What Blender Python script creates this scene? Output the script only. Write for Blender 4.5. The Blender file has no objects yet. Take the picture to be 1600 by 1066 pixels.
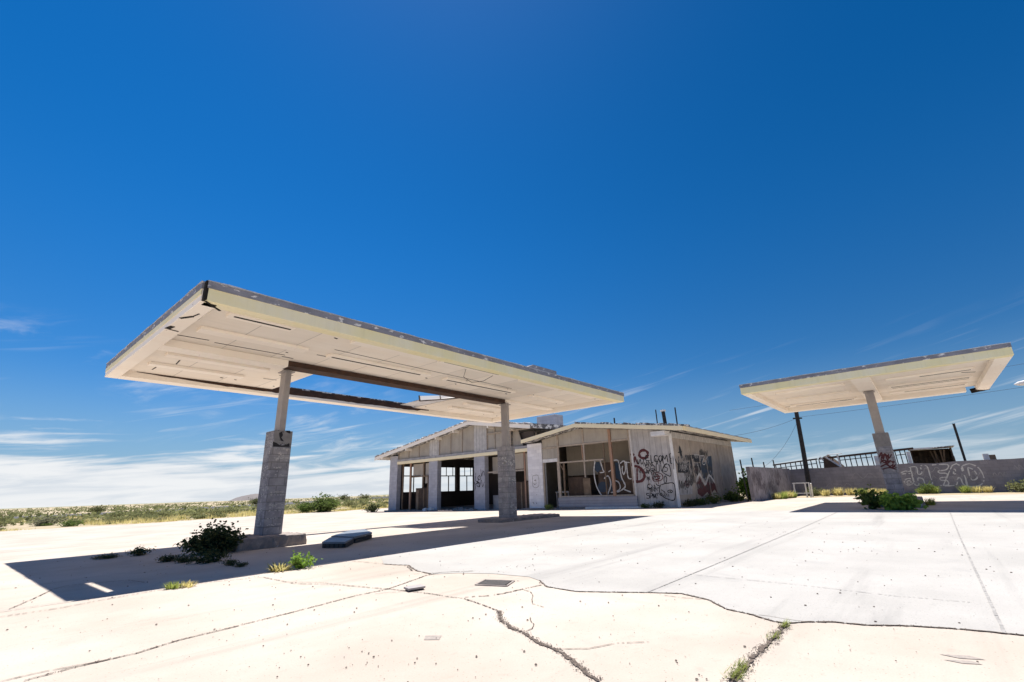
import bpy, bmesh, math, random, json
from mathutils import Vector, Matrix, noise
C = bpy.context.scene.collection
sc = bpy.context.scene
R = math.radians
rng = random.Random(7)

# ------------------------------------------------------------------ camera
# world axes: x runs along the long side of the near canopy, y along its short side
F_PX, PITCH, ROLL, YAW, EYE = 726.6, R(17.8), R(-2.07), R(40.0), 1.1
cp, sp, cr, sr = math.cos(PITCH), math.sin(PITCH), math.cos(ROLL), math.sin(ROLL)
fw = Vector((0, cp, sp)); rx = Vector((1, 0, 0)); up = Vector((0, -sp, cp))
xr = cr*rx + sr*up; ur = -sr*rx + cr*up
B = Matrix(((math.sin(YAW), math.cos(YAW), 0), (-math.cos(YAW), math.sin(YAW), 0), (0, 0, 1)))
cx_, cy_, cz_ = B @ xr, B @ ur, -(B @ fw)
cd = bpy.data.cameras.new('camera'); cam = bpy.data.objects.new('camera', cd); C.objects.link(cam)
cd.sensor_fit = 'HORIZONTAL'; cd.sensor_width = 36; cd.lens = F_PX/1600*36
cd.clip_start = .05; cd.clip_end = 9000
cam.matrix_world = Matrix(((cx_.x, cy_.x, cz_.x, 0), (cx_.y, cy_.y, cz_.y, 0), (cx_.z, cy_.z, cz_.z, EYE), (0, 0, 0, 1)))
sc.camera = cam

# ------------------------------------------------------------------ exposure, sun, sky
sc.view_settings.view_transform = 'Standard'; sc.view_settings.look = 'None'
sc.view_settings.exposure = .92; sc.view_settings.gamma = 1; sc.view_settings.use_curve_mapping = False
SUN = Vector((1.0, 1.1, 4.7)).normalized()
sl = bpy.data.lights.new('sun', 'SUN'); sl.energy = 4.6; sl.angle = R(.5); sl.color = (1, .965, .91)
so = bpy.data.objects.new('sun', sl); C.objects.link(so)
so.rotation_euler = SUN.to_track_quat('Z', 'Y').to_euler(); so.location = (0, 0, 30)
w = bpy.data.worlds.new('World'); sc.world = w; w.use_nodes = True
nt = w.node_tree; nt.nodes.clear()
def N(nt, t, **k):
    n = nt.nodes.new(t)
    for a, v in k.items():
        if a.startswith('i_'):
            n.inputs[int(a[2:]) if a[2:].isdigit() else a[2:]].default_value = v
        else: setattr(n, a, v)
    return n
def math_(nt, op, a, b=None, clamp=False):
    n = nt.nodes.new('ShaderNodeMath'); n.operation = op; n.use_clamp = clamp
    for i, x in enumerate((a, b)):
        if x is None: continue
        if isinstance(x, (int, float)): n.inputs[i].default_value = x
        else: nt.links.new(x, n.inputs[i])
    return n.outputs[0]
def rampf(nt, src, lo, hi, a=0., b=1.):
    n = nt.nodes.new('ShaderNodeMapRange'); n.clamp = True; n.interpolation_type = 'SMOOTHSTEP'
    nt.links.new(src, n.inputs[0]); n.inputs[1].default_value = lo; n.inputs[2].default_value = hi
    n.inputs[3].default_value = a; n.inputs[4].default_value = b
    return n.outputs[0]
def mixc(nt, fac, a, b, mode='MIX'):
    n = nt.nodes.new('ShaderNodeMix'); n.data_type = 'RGBA'; n.blend_type = mode
    for s, x in ((n.inputs[0], fac), (n.inputs[6], a), (n.inputs[7], b)):
        if isinstance(x, (int, float)): s.default_value = x
        elif isinstance(x, (tuple, list)): s.default_value = (*x[:3], 1)
        else: nt.links.new(x, s)
    return n.outputs[2]
sky = N(nt, 'ShaderNodeTexSky', sky_type='NISHITA', sun_disc=False, sun_elevation=math.asin(SUN.z),
        sun_rotation=math.atan2(SUN.x, SUN.y), altitude=1500, air_density=1.0, dust_density=.25, ozone_density=4.0)
hs = N(nt, 'ShaderNodeHueSaturation'); hs.inputs['Saturation'].default_value = 1.37; hs.inputs['Hue'].default_value = .502; hs.inputs['Value'].default_value = .98
nt.links.new(sky.outputs[0], hs.inputs['Color'])
tc = N(nt, 'ShaderNodeTexCoord'); sx = N(nt, 'ShaderNodeSeparateXYZ'); nt.links.new(tc.outputs['Generated'], sx.inputs[0])
X, Y, Z = sx.outputs
zz = math_(nt, 'ADD', math_(nt, 'MAXIMUM', Z, 0), .07)
px, py = math_(nt, 'DIVIDE', X, zz), math_(nt, 'DIVIDE', Y, zz)
cb = N(nt, 'ShaderNodeCombineXYZ'); nt.links.new(px, cb.inputs[0]); nt.links.new(py, cb.inputs[1])
side = math_(nt, 'ADD', math_(nt, 'MULTIPLY', X, .643), math_(nt, 'MULTIPLY', Y, -.766))
azm = math_(nt, 'ARCTAN2', Y, X)
def cloudnoise(ka, kz, tilt, off, detail, rough, dist):      # noise laid out by compass direction and height
    c = N(nt, 'ShaderNodeCombineXYZ'); nt.links.new(math_(nt, 'MULTIPLY', azm, ka), c.inputs[0])
    nt.links.new(math_(nt, 'ADD', math_(nt, 'MULTIPLY', Z, kz), math_(nt, 'MULTIPLY', azm, tilt)), c.inputs[1]); c.inputs[2].default_value = off
    n = N(nt, 'ShaderNodeTexNoise'); nt.links.new(c.outputs[0], n.inputs[0])
    for k, v in (('Scale', 1), ('Detail', detail), ('Roughness', rough), ('Distortion', dist)): n.inputs[k].default_value = v
    return n.outputs[0]
fib = cloudnoise(9, 34, 5.5, 3.3, 10, .62, .55)       # torn cirrus
pat = cloudnoise(4.2, 10, 1.5, 8.1, 2, .5, .2)        # patches it gathers in
strk = cloudnoise(3.2, 60, 13, 5.7, 6, .55, .25)      # thin streaks, rising to the right
low = rampf(nt, math_(nt, 'ADD', Z, math_(nt, 'MULTIPLY', side, .13)), .05, .22, 1, 0)
wisp = math_(nt, 'MULTIPLY', math_(nt, 'MULTIPLY', rampf(nt, fib, .47, .76), rampf(nt, pat, .46, .62)), low)
streak = math_(nt, 'MULTIPLY', math_(nt, 'MULTIPLY', rampf(nt, strk, .56, .72), rampf(nt, pat, .40, .56)), rampf(nt, Z, .10, .27, 1, 0))
bn_ = cloudnoise(5, 46, 2.5, 1.9, 8, .6, .5)
bank_v = math_(nt, 'ADD', math_(nt, 'MULTIPLY', math_(nt, 'SUBTRACT', math_(nt, 'MULTIPLY', side, -.03), math_(nt, 'SUBTRACT', Z, .068)), 15), math_(nt, 'MULTIPLY', math_(nt, 'SUBTRACT', bn_, .5), 3.0))
bank = math_(nt, 'MULTIPLY', rampf(nt, bank_v, -.25, .55), rampf(nt, side, -.6, .9, .95, .40))
cl = math_(nt, 'MAXIMUM', math_(nt, 'MAXIMUM', math_(nt, 'MULTIPLY', wisp, .75), math_(nt, 'MULTIPLY', streak, .55)), bank)
# the polarised sky is deepest away to the right of the sun and less milky at the horizon than the plain model
dim = math_(nt, 'MULTIPLY', rampf(nt, side, -.65, .75, 1.08, .74), rampf(nt, Z, .0, .5, .78, 1))
deep = N(nt, 'ShaderNodeVectorMath', operation='SCALE'); nt.links.new(hs.outputs[0], deep.inputs[0]); nt.links.new(dim, deep.inputs['Scale'])
hz = mixc(nt, rampf(nt, Z, .0, .24, .75, 0), deep.outputs[0], (1.85, 3.1, 4.5))
clc = mixc(nt, rampf(nt, bn_, .35, .6), (5.4, 5.8, 6.3), (7.0, 7.1, 7.2))
skyc = mixc(nt, cl, hz, clc)
bg = N(nt, 'ShaderNodeBackground'); bg.inputs[1].default_value = .068
nt.links.new(skyc, bg.inputs[0])
wo = N(nt, 'ShaderNodeOutputWorld'); nt.links.new(bg.outputs[0], wo.inputs[0])

# ------------------------------------------------------------------ materials
MATS = {}
def mat(name, col, col2=None, rough=.85, vs=1.5, var=.18, peel=None, peelcol=(.3, .28, .27), streak=None, bump=.0, bscale=60,
        brick=None, boards=None, fine=.0, leaf=False, metal=0, spec=.3, stretch=(1, 1, 1), cloth=None):
    """procedural paint / masonry / timber. peel=(scale, lo, hi); brick=(w, h); boards=(axis, width, depth); streak=(axis, scale, amount)"""
    if name in MATS: return MATS[name]
    m = bpy.data.materials.new(name); m.use_nodes = True; t = m.node_tree
    bs = t.nodes['Principled BSDF']; bs.inputs['Roughness'].default_value = rough; bs.inputs['Metallic'].default_value = metal
    bs.inputs['Specular IOR Level'].default_value = spec
    co = N(t, 'ShaderNodeTexCoord').outputs['Object']
    mpn = N(t, 'ShaderNodeMapping'); mpn.inputs['Scale'].default_value = stretch; t.links.new(co, mpn.inputs[0]); sc_co = mpn.outputs[0]
    def nz(scale, detail=6, src=None, rg=.6):
        n = N(t, 'ShaderNodeTexNoise'); n.inputs['Scale'].default_value = scale; n.inputs['Detail'].default_value = detail; n.inputs['Roughness'].default_value = rg
        t.links.new(src or sc_co, n.inputs[0]); return n.outputs[0]
    big = nz(vs)
    c2 = col2 or tuple(c*(1-var*1.6) for c in col)
    c1 = col if col2 else tuple(min(.95, c*(1+var*.5)) for c in col)
    c = mixc(t, rampf(t, big, .3, .7), c2, c1)
    s = N(t, 'ShaderNodeSeparateXYZ'); t.links.new(co, s.inputs[0])
    h = None
    if fine:
        c = mixc(t, math_(t, 'MULTIPLY', rampf(t, nz(bscale*1.7, 4), .35, .75), fine), c, tuple(x*.45 for x in col))
    if streak:
        mp2 = N(t, 'ShaderNodeMapping'); k = [streak[1]]*3; k['xyz'.index(streak[0])] = streak[1]*.07; mp2.inputs['Scale'].default_value = k
        t.links.new(co, mp2.inputs[0])
        c = mixc(t, math_(t, 'MULTIPLY', rampf(t, nz(1, 8, mp2.outputs[0], .7), .45, .75), streak[2]), c, tuple(x*.4 for x in col))
    xy = math_(t, 'ADD', s.outputs[0], s.outputs[1])
    if brick:
        cb_ = N(t, 'ShaderNodeCombineXYZ'); t.links.new(xy, cb_.inputs[0]); t.links.new(s.outputs[2], cb_.inputs[1])
        b = N(t, 'ShaderNodeTexBrick'); b.inputs['Scale'].default_value = 1; b.inputs['Brick Width'].default_value = brick[0]; b.inputs['Row Height'].default_value = brick[1]
        b.inputs['Mortar Size'].default_value = .012; b.inputs['Mortar Smooth'].default_value = .5
        b.inputs['Color1'].default_value = (1, 1, 1, 1); b.inputs['Color2'].default_value = (.8, .8, .82, 1); b.inputs['Mortar'].default_value = (*[brick[2] if len(brick) > 2 else .52]*3, 1)
        t.links.new(cb_.outputs[0], b.inputs[0])
        c = mixc(t, .8, c, b.outputs[0], 'MULTIPLY'); h = math_(t, 'SUBTRACT', 1, b.outputs['Fac'])
    if boards:
        src = {'x': s.outputs[0], 'y': s.outputs[1], 'z': s.outputs[2], 'xy': xy}[boards[0]]
        q = math_(t, 'DIVIDE', src, boards[1]); fr = math_(t, 'FRACT', q)
        g_ = math_(t, 'MINIMUM', fr, math_(t, 'SUBTRACT', 1, fr)); line = rampf(t, g_, boards[3]*.4 if len(boards) > 3 else .015, boards[3] if len(boards) > 3 else .04, 0, 1)
        wn = N(t, 'ShaderNodeTexWhiteNoise', noise_dimensions='1D'); t.links.new(math_(t, 'FLOOR', q), wn.inputs['W'])
        c = mixc(t, math_(t, 'MULTIPLY', wn.outputs[0], .28), c, tuple(x*.45 for x in col))
        c = mixc(t, line, tuple(x*boards[2] for x in col), c)
        h = line if h is None else math_(t, 'MULTIPLY', h, line)
    if peel:
        pn = nz(peel[0], 9, None, .7); pm = rampf(t, pn, peel[1], peel[2])
        c = mixc(t, pm, c, peelcol)
        h = math_(t, 'SUBTRACT', h if h is not None else 1., math_(t, 'MULTIPLY', pm, .3))
    if leaf:
        oi = N(t, 'ShaderNodeObjectInfo')
        geo = N(t, 'ShaderNodeNewGeometry')
        c = mixc(t, math_(t, 'MULTIPLY', geo.outputs['Random Per Island'], .75), c, tuple(min(1, x*1.9) for x in col))
        c = mixc(t, math_(t, 'MULTIPLY', oi.outputs['Random'], .4), c, leaf if isinstance(leaf, tuple) else (.22, .19, .08))
        tr = N(t, 'ShaderNodeBsdfTranslucent'); t.links.new(c, tr.inputs[0])
        ms = N(t, 'ShaderNodeMixShader'); ms.inputs[0].default_value = .5
        t.links.new(bs.outputs[0], ms.inputs[1]); t.links.new(tr.outputs[0], ms.inputs[2]); t.links.new(ms.outputs[0], t.nodes['Material Output'].inputs[0])
    t.links.new(c, bs.inputs['Base Color'])
    if bump or h is not None:
        bn = N(t, 'ShaderNodeBump'); bn.inputs['Strength'].default_value = .6; bn.inputs['Distance'].default_value = .012
        f = nz(bscale, 5)
        hh = math_(t, 'MULTIPLY', f, bump) if h is None else math_(t, 'ADD', h, math_(t, 'MULTIPLY', f, bump))
        t.links.new(hh, bn.inputs['Height']); t.links.new(bn.outputs[0], bs.inputs['Normal'])
    MATS[name] = m; return m

SOIL = mat('desert_soil', (.44, .35, .235), (.33, .27, .165), vs=.35, bump=.8, bscale=9, fine=.35)
def concrete(name, c1, c2, stain, seed, tyre):
    m = mat(name, c1, c2, vs=.5, fine=.18, bump=.3, bscale=48, rough=.9); t = m.node_tree; bs = t.nodes['Principled BSDF']
    c = bs.inputs['Base Color'].links[0].from_socket; co = N(t, 'ShaderNodeTexCoord').outputs['Object']
    def nz(scale, rot, stretch, detail=7, rg=.62, dist=.3):
        mp = N(t, 'ShaderNodeMapping'); mp.inputs['Rotation'].default_value = (0, 0, R(rot)); mp.inputs['Scale'].default_value = (*stretch, 1); mp.inputs['Location'].default_value = (seed, seed*.7, 0)
        t.links.new(co, mp.inputs[0]); n = N(t, 'ShaderNodeTexNoise'); t.links.new(mp.outputs[0], n.inputs[0])
        for k, v in (('Scale', scale), ('Detail', detail), ('Roughness', rg), ('Distortion', dist)): n.inputs[k].default_value = v
        return n.outputs[0]
    c = mixc(t, math_(t, 'MULTIPLY', rampf(t, nz(1.1, 30, (1, 1)), .56, .72), .38), c, stain)                   # damp and oil blotches
    c = mixc(t, math_(t, 'MULTIPLY', rampf(t, nz(1.0, 50, (.10, 1.6)), .54, .74), tyre), c, tuple(x*.6 for x in stain))   # drag and tyre marks
    c = mixc(t, math_(t, 'MULTIPLY', rampf(t, nz(1.0, -42, (.06, 1.1)), .58, .72), tyre*.8), c, tuple(x*.6 for x in stain))
    c = mixc(t, math_(t, 'MULTIPLY', rampf(t, nz(9, 0, (1, 1), 3), .60, .74), .30), c, tuple(x*.75 for x in c2))
    v = N(t, 'ShaderNodeTexVoronoi'); v.inputs['Scale'].default_value = 26; t.links.new(co, v.inputs[0])
    c = mixc(t, math_(t, 'MULTIPLY', math_(t, 'LESS_THAN', v.outputs['Distance'], .13), .5), c, tuple(x*.4 for x in c2))  # exposed grit
    t.links.new(c, bs.inputs['Base Color']); return m
OLDC = concrete('old_concrete', (.49, .425, .365), (.395, .335, .28), (.33, .285, .25), 2.3, .30)
NEWC = concrete('new_concrete', (.415, .393, .367), (.345, .328, .306), (.28, .27, .26), 6.1, .42)
CRACK = mat('crack_gravel', (.07, .055, .045), (.16, .12, .095), vs=30, bump=1, bscale=90)
JOINT = mat('joint_filler', (.22, .21, .2), (.35, .33, .31), vs=12)
ASPH = mat('asphalt', (.085, .08, .08), vs=.2, bump=.3)
CREAM = mat('cream_soffit', (.95, .875, .77), (.92, .825, .70), vs=.9, peel=(1.1, .60, .85), peelcol=(.66, .54, .43), rough=.75, boards=('x', 1.22, .55, .010), streak=('x', 3, .10), bump=.1, spec=.2)
CREAMT = mat('cream_trim', (.95, .88, .78), (.92, .83, .72), vs=1.2, peel=(5, .66, .7), peelcol=(.35, .25, .18), rough=.75, spec=.2)
YELL = mat('yellow_fascia', (.86, .765, .44), (.86, .79, .58), vs=1.1, peel=(7, .67, .71), peelcol=(.5, .47, .42), rough=.7, spec=.2, streak=('z', 9, .12))
YELLR = mat('pale_yellow_trim', (.92, .80, .54), (.86, .74, .50), vs=1.6, peel=(9, .66, .7), peelcol=(.35, .3, .25), rough=.75, spec=.2)
FLASH = mat('peeling_grey_flashing', (.20, .20, .225), (.29, .285, .315), vs=2.4, peel=(4.2, .575, .615), fine=.35, peelcol=(.72, .70, .68), rough=.6, bump=.3, bscale=20, stretch=(1, 1, 2.5))
RIM = mat('pale_metal_rim', (.62, .62, .64), vs=3, rough=.45, metal=.3)
FLAKY = mat('flaky_roofing', (.085, .08, .08), (.17, .16, .16), vs=1.6, peel=(3.6, .50, .54), peelcol=(.7, .67, .63), bump=1, bscale=14)
BLOCK = mat('grey_painted_block', (.43, .415, .435), (.235, .23, .255), vs=3.1, streak=('z', 5, .35), fine=.3, brick=(.41, .205), peel=(11, .63, .67), peelcol=(.66, .64, .62), bump=.35, bscale=35, rough=.85)
BLOCKW = mat('greying_block', (.44, .41, .40), (.27, .26, .275), vs=3.4, streak=('z', 5, .3), fine=.3, brick=(.41, .205), peel=(8, .58, .64), peelcol=(.66, .60, .56), bump=.4, bscale=35)
GPIER = mat('grey_pier_block', (.49, .48, .515), (.41, .405, .44), vs=1.6, brick=(.41, .205, 0.74), bump=.25, bscale=35, peel=(13, .70, .73), peelcol=(.6, .58, .56))
WPIER = mat('white_pier_block', (.84, .81, .81), (.74, .71, .715), vs=1.5, brick=(.41, .205, 0.8), bump=.2, bscale=35, peel=(16, .70, .72), peelcol=(.25, .22, .2))
STEEL = mat('greige_steel', (.38, .345, .325), (.31, .285, .28), vs=3, rough=.6, streak=('z', 8, .2))
RUST = mat('rusted_beam', (.045, .028, .022), (.09, .048, .032), vs=4, rough=.9, bump=.4, bscale=25)
DARK = mat('dark_gap', (.02, .016, .014), rough=.95)
FOOT = mat('island_concrete', (.34, .29, .26), (.22, .19, .18), vs=4, bump=.8, bscale=22, fine=.4, peel=(5, .6, .66), peelcol=(.5, .44, .4))
LINT = mat('lintel_grey', (.42, .40, .40), vs=2, streak=('y', 4, .25))
CLER = mat('clerestory_panel', (.43, .385, .325), (.36, .32, .275), vs=1.2, streak=('z', 6, .3))
BOARDW = mat('weathered_white_boards', (.62, .59, .56), (.47, .445, .425), vs=3, boards=('xy', .3, .3, .05), streak=('z', 9, .35), bump=.2)
BOARDF = mat('front_board_siding', (.55, .52, .505), (.43, .405, .395), vs=2, boards=('xy', .33, .42, .03), streak=('z', 9, .4), bump=.2, fine=.2)
PLY = mat('weathered_plywood', (.50, .43, .365), (.35, .30, .26), vs=1.6, boards=('xy', 1.22, .6, .012), streak=('z', 12, .65), bump=.25, fine=.25)
SILL = mat('sill_boards', (.42, .40, .42), (.35, .33, .35), vs=2, boards=('z', .16, .5, .06), streak=('y', 9, .3))
WFRAME = mat('weathered_frame', (.45, .38, .31), (.36, .29, .23), vs=6, streak=('z', 14, .4))
RFRAME = mat('rusty_post', (.42, .24, .15), (.34, .22, .16), vs=7, streak=('z', 14, .4), peel=(9, .6, .66), peelcol=(.1, .06, .05))
BROWN = mat('brown_panel', (.10, .065, .045), (.06, .04, .03), vs=3, streak=('z', 10, .4), boards=('xy', .4, .5, .03))
BROWN2 = mat('pale_timber', (.24, .17, .115), (.16, .11, .075), vs=3, streak=('z', 10, .4))
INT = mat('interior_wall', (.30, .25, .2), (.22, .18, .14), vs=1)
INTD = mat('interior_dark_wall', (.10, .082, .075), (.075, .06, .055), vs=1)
BEIGE = mat('beige_board', (.42, .36, .29), (.36, .31, .25), vs=1.2, streak=('z', 6, .25))
WPAINT = mat('white_paint', (.74, .72, .70), (.62, .6, .58), vs=4, peel=(9, .62, .67), peelcol=(.3, .27, .25))
WALLG = mat('boundary_wall_paint', (.30, .28, .30), (.225, .21, .23), vs=.9, streak=('z', 3, .3), bump=.3, bscale=30, brick=(.41, .205, 0.72), fine=.25)
WALLP = mat('patchy_wall_paint', (.33, .30, .32), (.225, .205, .22), vs=2.5, streak=('z', 2.5, .55), bump=.3, bscale=30, peel=(2.2, .56, .62), peelcol=(.17, .14, .15))
POLE = mat('dark_pole', (.022, .022, .024), (.04, .035, .033), vs=5, streak=('z', 12, .3))
BLK = mat('black_spray', (.016, .016, .02), rough=.6)
RED = mat('maroon_spray', (.075, .018, .022), (.11, .03, .03), vs=5, rough=.6)
WHT = mat('white_spray', (.62, .60, .58), (.5, .48, .46), vs=8, rough=.7)
NAVY = mat('navy_spray', (.022, .034, .06), (.03, .05, .075), vs=5, rough=.6)
PALE = mat('pale_patch', (.46, .44, .43), (.30, .285, .28), vs=6, streak=('z', 14, .7))
PANELM = mat('blue_grey_sheet', (.15, .17, .2), (.2, .22, .25), vs=3, rough=.5, metal=.2)
IRON = mat('cast_iron', (.07, .063, .06), vs=20, rough=.7, boards=('x', .05, .3, .2))
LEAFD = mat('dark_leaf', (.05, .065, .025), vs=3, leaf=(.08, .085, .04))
LEAFG = mat('bright_leaf', (.19, .30, .05), vs=3, leaf=(.26, .34, .07))
LEAFM = mat('mid_leaf', (.085, .125, .03), vs=3, leaf=(.15, .17, .05))
SAGE = mat('sage_leaf', (.15, .16, .07), vs=2, leaf=(.27, .26, .11))
STRAW = mat('straw_blade', (.47, .40, .17), vs=2, leaf=(.36, .37, .13))
WEEDM = mat('weed_blade', (.22, .26, .06), vs=2, leaf=(.34, .34, .10))
BARK = mat('woody_stem', (.09, .065, .045), vs=9)
STONE = mat('pebble', (.11, .085, .075), (.2, .16, .13), vs=20)
HILL = mat('far_hill', (.17, .15, .145), vs=.01)
PLAIN = mat('far_plain', (.26, .24, .14), (.16, .17, .09), vs=.02)

# ------------------------------------------------------------------ mesh helpers
class MB:
    def __init__(s): s.v = []; s.f = []
    def face(s, *p):
        i = len(s.v); s.v += [tuple(q) for q in p]; s.f.append(tuple(range(i, i+len(p)))); return s
    def hexa(s, b, t):
        i = len(s.v); s.v += [tuple(q) for q in b]+[tuple(q) for q in t]
        s.f += [(i+3, i+2, i+1, i), (i+4, i+5, i+6, i+7)]+[(i+k, i+(k+1) % 4, i+4+(k+1) % 4, i+4+k) for k in range(4)]; return s
    def box(s, x0, x1, y0, y1, z0, z1):
        return s.hexa([(x0, y0, z0), (x1, y0, z0), (x1, y1, z0), (x0, y1, z0)], [(x0, y0, z1), (x1, y0, z1), (x1, y1, z1), (x0, y1, z1)])
    def prism_x(s, pts, x0, x1):           # pts = (y, z) outline, extruded along x
        n = len(pts); i = len(s.v); s.v += [(x0, p[0], p[1]) for p in pts]+[(x1, p[0], p[1]) for p in pts]
        s.f += [tuple(range(i+n-1, i-1, -1)), tuple(range(i+n, i+2*n))]+[(i+k, i+(k+1) % n, i+n+(k+1) % n, i+n+k) for k in range(n)]; return s
    def prism_z(s, pts, z0, z1):
        n = len(pts); i = len(s.v); s.v += [(p[0], p[1], z0) for p in pts]+[(p[0], p[1], z1) for p in pts]
        s.f += [tuple(range(i+n-1, i-1, -1)), tuple(range(i+n, i+2*n))]+[(i+k, i+(k+1) % n, i+n+(k+1) % n, i+n+k) for k in range(n)]; return s
    def bar(s, a, b, w, h=None):
        a, b = Vector(a), Vector(b); d = (b-a).normalized(); h = h or w
        u = d.cross(Vector((0, 0, 1)));  u = u.normalized() if u.length > 1e-4 else Vector((1, 0, 0)); v = u.cross(d)
        o = [u*w/2+v*h/2, -u*w/2+v*h/2, -u*w/2-v*h/2, u*w/2-v*h/2]
        return s.hexa([a+q for q in o], [b+q for q in o])
    def tube(s, pts, r, n=8):
        pts = [Vector(p) for p in pts]; rr = r if isinstance(r, (list, tuple)) else [r]*len(pts); rings = []
        for k, p in enumerate(pts):
            d = (pts[min(k+1, len(pts)-1)]-pts[max(k-1, 0)]).normalized()
            u = d.cross(Vector((0, 0, 1))); u = u.normalized() if u.length > 1e-3 else Vector((1, 0, 0)); v = u.cross(d)
            i = len(s.v); s.v += [tuple(p+rr[k]*(math.cos(6.2832*j/n)*u+math.sin(6.2832*j/n)*v)) for j in range(n)]; rings.append(i)
        for a, b in zip(rings, rings[1:]): s.f += [(a+j, b+j, b+(j+1) % n, a+(j+1) % n) for j in range(n)]
        s.f += [tuple(range(rings[0], rings[0]+n)), tuple(range(rings[-1]+n-1, rings[-1]-1, -1))]; return s
    def slab(s, x0, x1, y0, y1, z0, z1, holes=(), axis='z'):   # plate with rectangular holes; axis = its normal
        def P(a, b, c): return {'z': (a, b, c), 'y': (a, c, b), 'x': (c, a, b)}[axis]
        xs = sorted({x0, x1, *[h[0] for h in holes], *[h[1] for h in holes]}); ys = sorted({y0, y1, *[h[2] for h in holes], *[h[3] for h in holes]})
        xs = [x for x in xs if x0 <= x <= x1]; ys = [y for y in ys if y0 <= y <= y1]
        def solid(i, j):
            if i < 0 or j < 0 or i >= len(xs)-1 or j >= len(ys)-1: return False
            mx, my = (xs[i]+xs[i+1])/2, (ys[j]+ys[j+1])/2
            return not any(h[0] < mx < h[1] and h[2] < my < h[3] for h in holes)
        for i in range(len(xs)-1):
            for j in range(len(ys)-1):
                if not solid(i, j): continue
                a, b, c, d = xs[i], xs[i+1], ys[j], ys[j+1]
                s.face(P(a, c, z1), P(b, c, z1), P(b, d, z1), P(a, d, z1)); s.face(P(a, d, z0), P(b, d, z0), P(b, c, z0), P(a, c, z0))
                if not solid(i-1, j): s.face(P(a, c, z0), P(a, c, z1), P(a, d, z1), P(a, d, z0))
                if not solid(i+1, j): s.face(P(b, c, z0), P(b, d, z0), P(b, d, z1), P(b, c, z1))
                if not solid(i, j-1): s.face(P(a, c, z0), P(b, c, z0), P(b, c, z1), P(a, c, z1))
                if not solid(i, j+1): s.face(P(a, d, z0), P(a, d, z1), P(b, d, z1), P(b, d, z0))
        return s
    def mesh(s, name, m, off=(0, 0, 0)):
        me = bpy.data.meshes.new(name); me.from_pydata([(a-off[0], b-off[1], c-off[2]) for a, b, c in s.v], [], s.f)
        me.materials.append(m); me.update(); return me
    def loose(s):      # the separate pieces of this mesh
        par = list(range(len(s.v)))
        def find(a):
            while par[a] != a: par[a] = par[par[a]]; a = par[a]
            return a
        for f in s.f:
            for k in f[1:]: par[find(k)] = find(f[0])
        groups = {}
        for f in s.f: groups.setdefault(find(f[0]), []).append(f)
        out = []
        for fs in groups.values():
            q = MB(); ix = {}
            for f in fs:
                for k in f:
                    if k not in ix: ix[k] = len(q.v); q.v.append(s.v[k])
                q.f.append(tuple(ix[k] for k in f))
            out.append(q)
        return out
    def each(s, name, m, parent=None, bevel=0):
        return [q.build(name, m, parent, bevel) for q in s.loose()]
    def build(s, name, m, parent=None, bevel=0, fix=True, label=None):
        off = Vector((0, 0, 0)); p = parent
        while p is not None: off += p.location; p = p.parent
        me = s.mesh(name, m, off)
        if fix:
            b = bmesh.new(); b.from_mesh(me); bmesh.ops.recalc_face_normals(b, faces=b.faces); b.to_mesh(me); b.free()
        o = bpy.data.objects.new(name, me); C.objects.link(o); o.parent = parent
        if bevel:
            mod = o.modifiers.new('bevel', 'BEVEL'); mod.width = bevel; mod.segments = 2; mod.limit_method = 'ANGLE'
        if label: o['label'] = label
        return o
def tag(o, label=None, cat=None, group=None, kind=None):
    if label: o['label'] = label
    if cat: o['category'] = cat
    if group: o['group'] = group
    if kind: o['kind'] = kind
    return o
def thing(name, label, cat, loc=(0, 0, 0), group=None):
    o = bpy.data.objects.new(name, None); C.objects.link(o); o.location = loc; o.empty_display_size = .3
    return tag(o, label, cat, group)
def solo(mb, name, m, base, label, cat, group=None, bevel=0):     # a thing that is one mesh, origin at its base
    o = mb.build(name, m); me = o.data; me.transform(Matrix.Translation(-Vector(base))); o.location = base
    if bevel:
        mod = o.modifiers.new('bevel', 'BEVEL'); mod.width = bevel; mod.segments = 2; mod.limit_method = 'ANGLE'
    return tag(o, label, cat, group)
def gz(y): return -.0096*min(max(y-8, 0), 28)
def smooth(pts, seg):
    q = []
    for i in range(len(pts)-1):
        p0, p1, p2, p3 = pts[max(0, i-1)], pts[i], pts[i+1], pts[min(len(pts)-1, i+2)]; n = max(2, int(math.hypot(p2[0]-p1[0], p2[1]-p1[1])/seg))
        for k in range(n):
            t = k/n; q.append(tuple(.5*(2*p1[j]+(p2[j]-p0[j])*t+(2*p0[j]-5*p1[j]+4*p2[j]-p3[j])*t*t+(3*p1[j]-p0[j]-3*p2[j]+p3[j])*t**3) for j in (0, 1)))
    return q+[tuple(pts[-1])]
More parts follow.
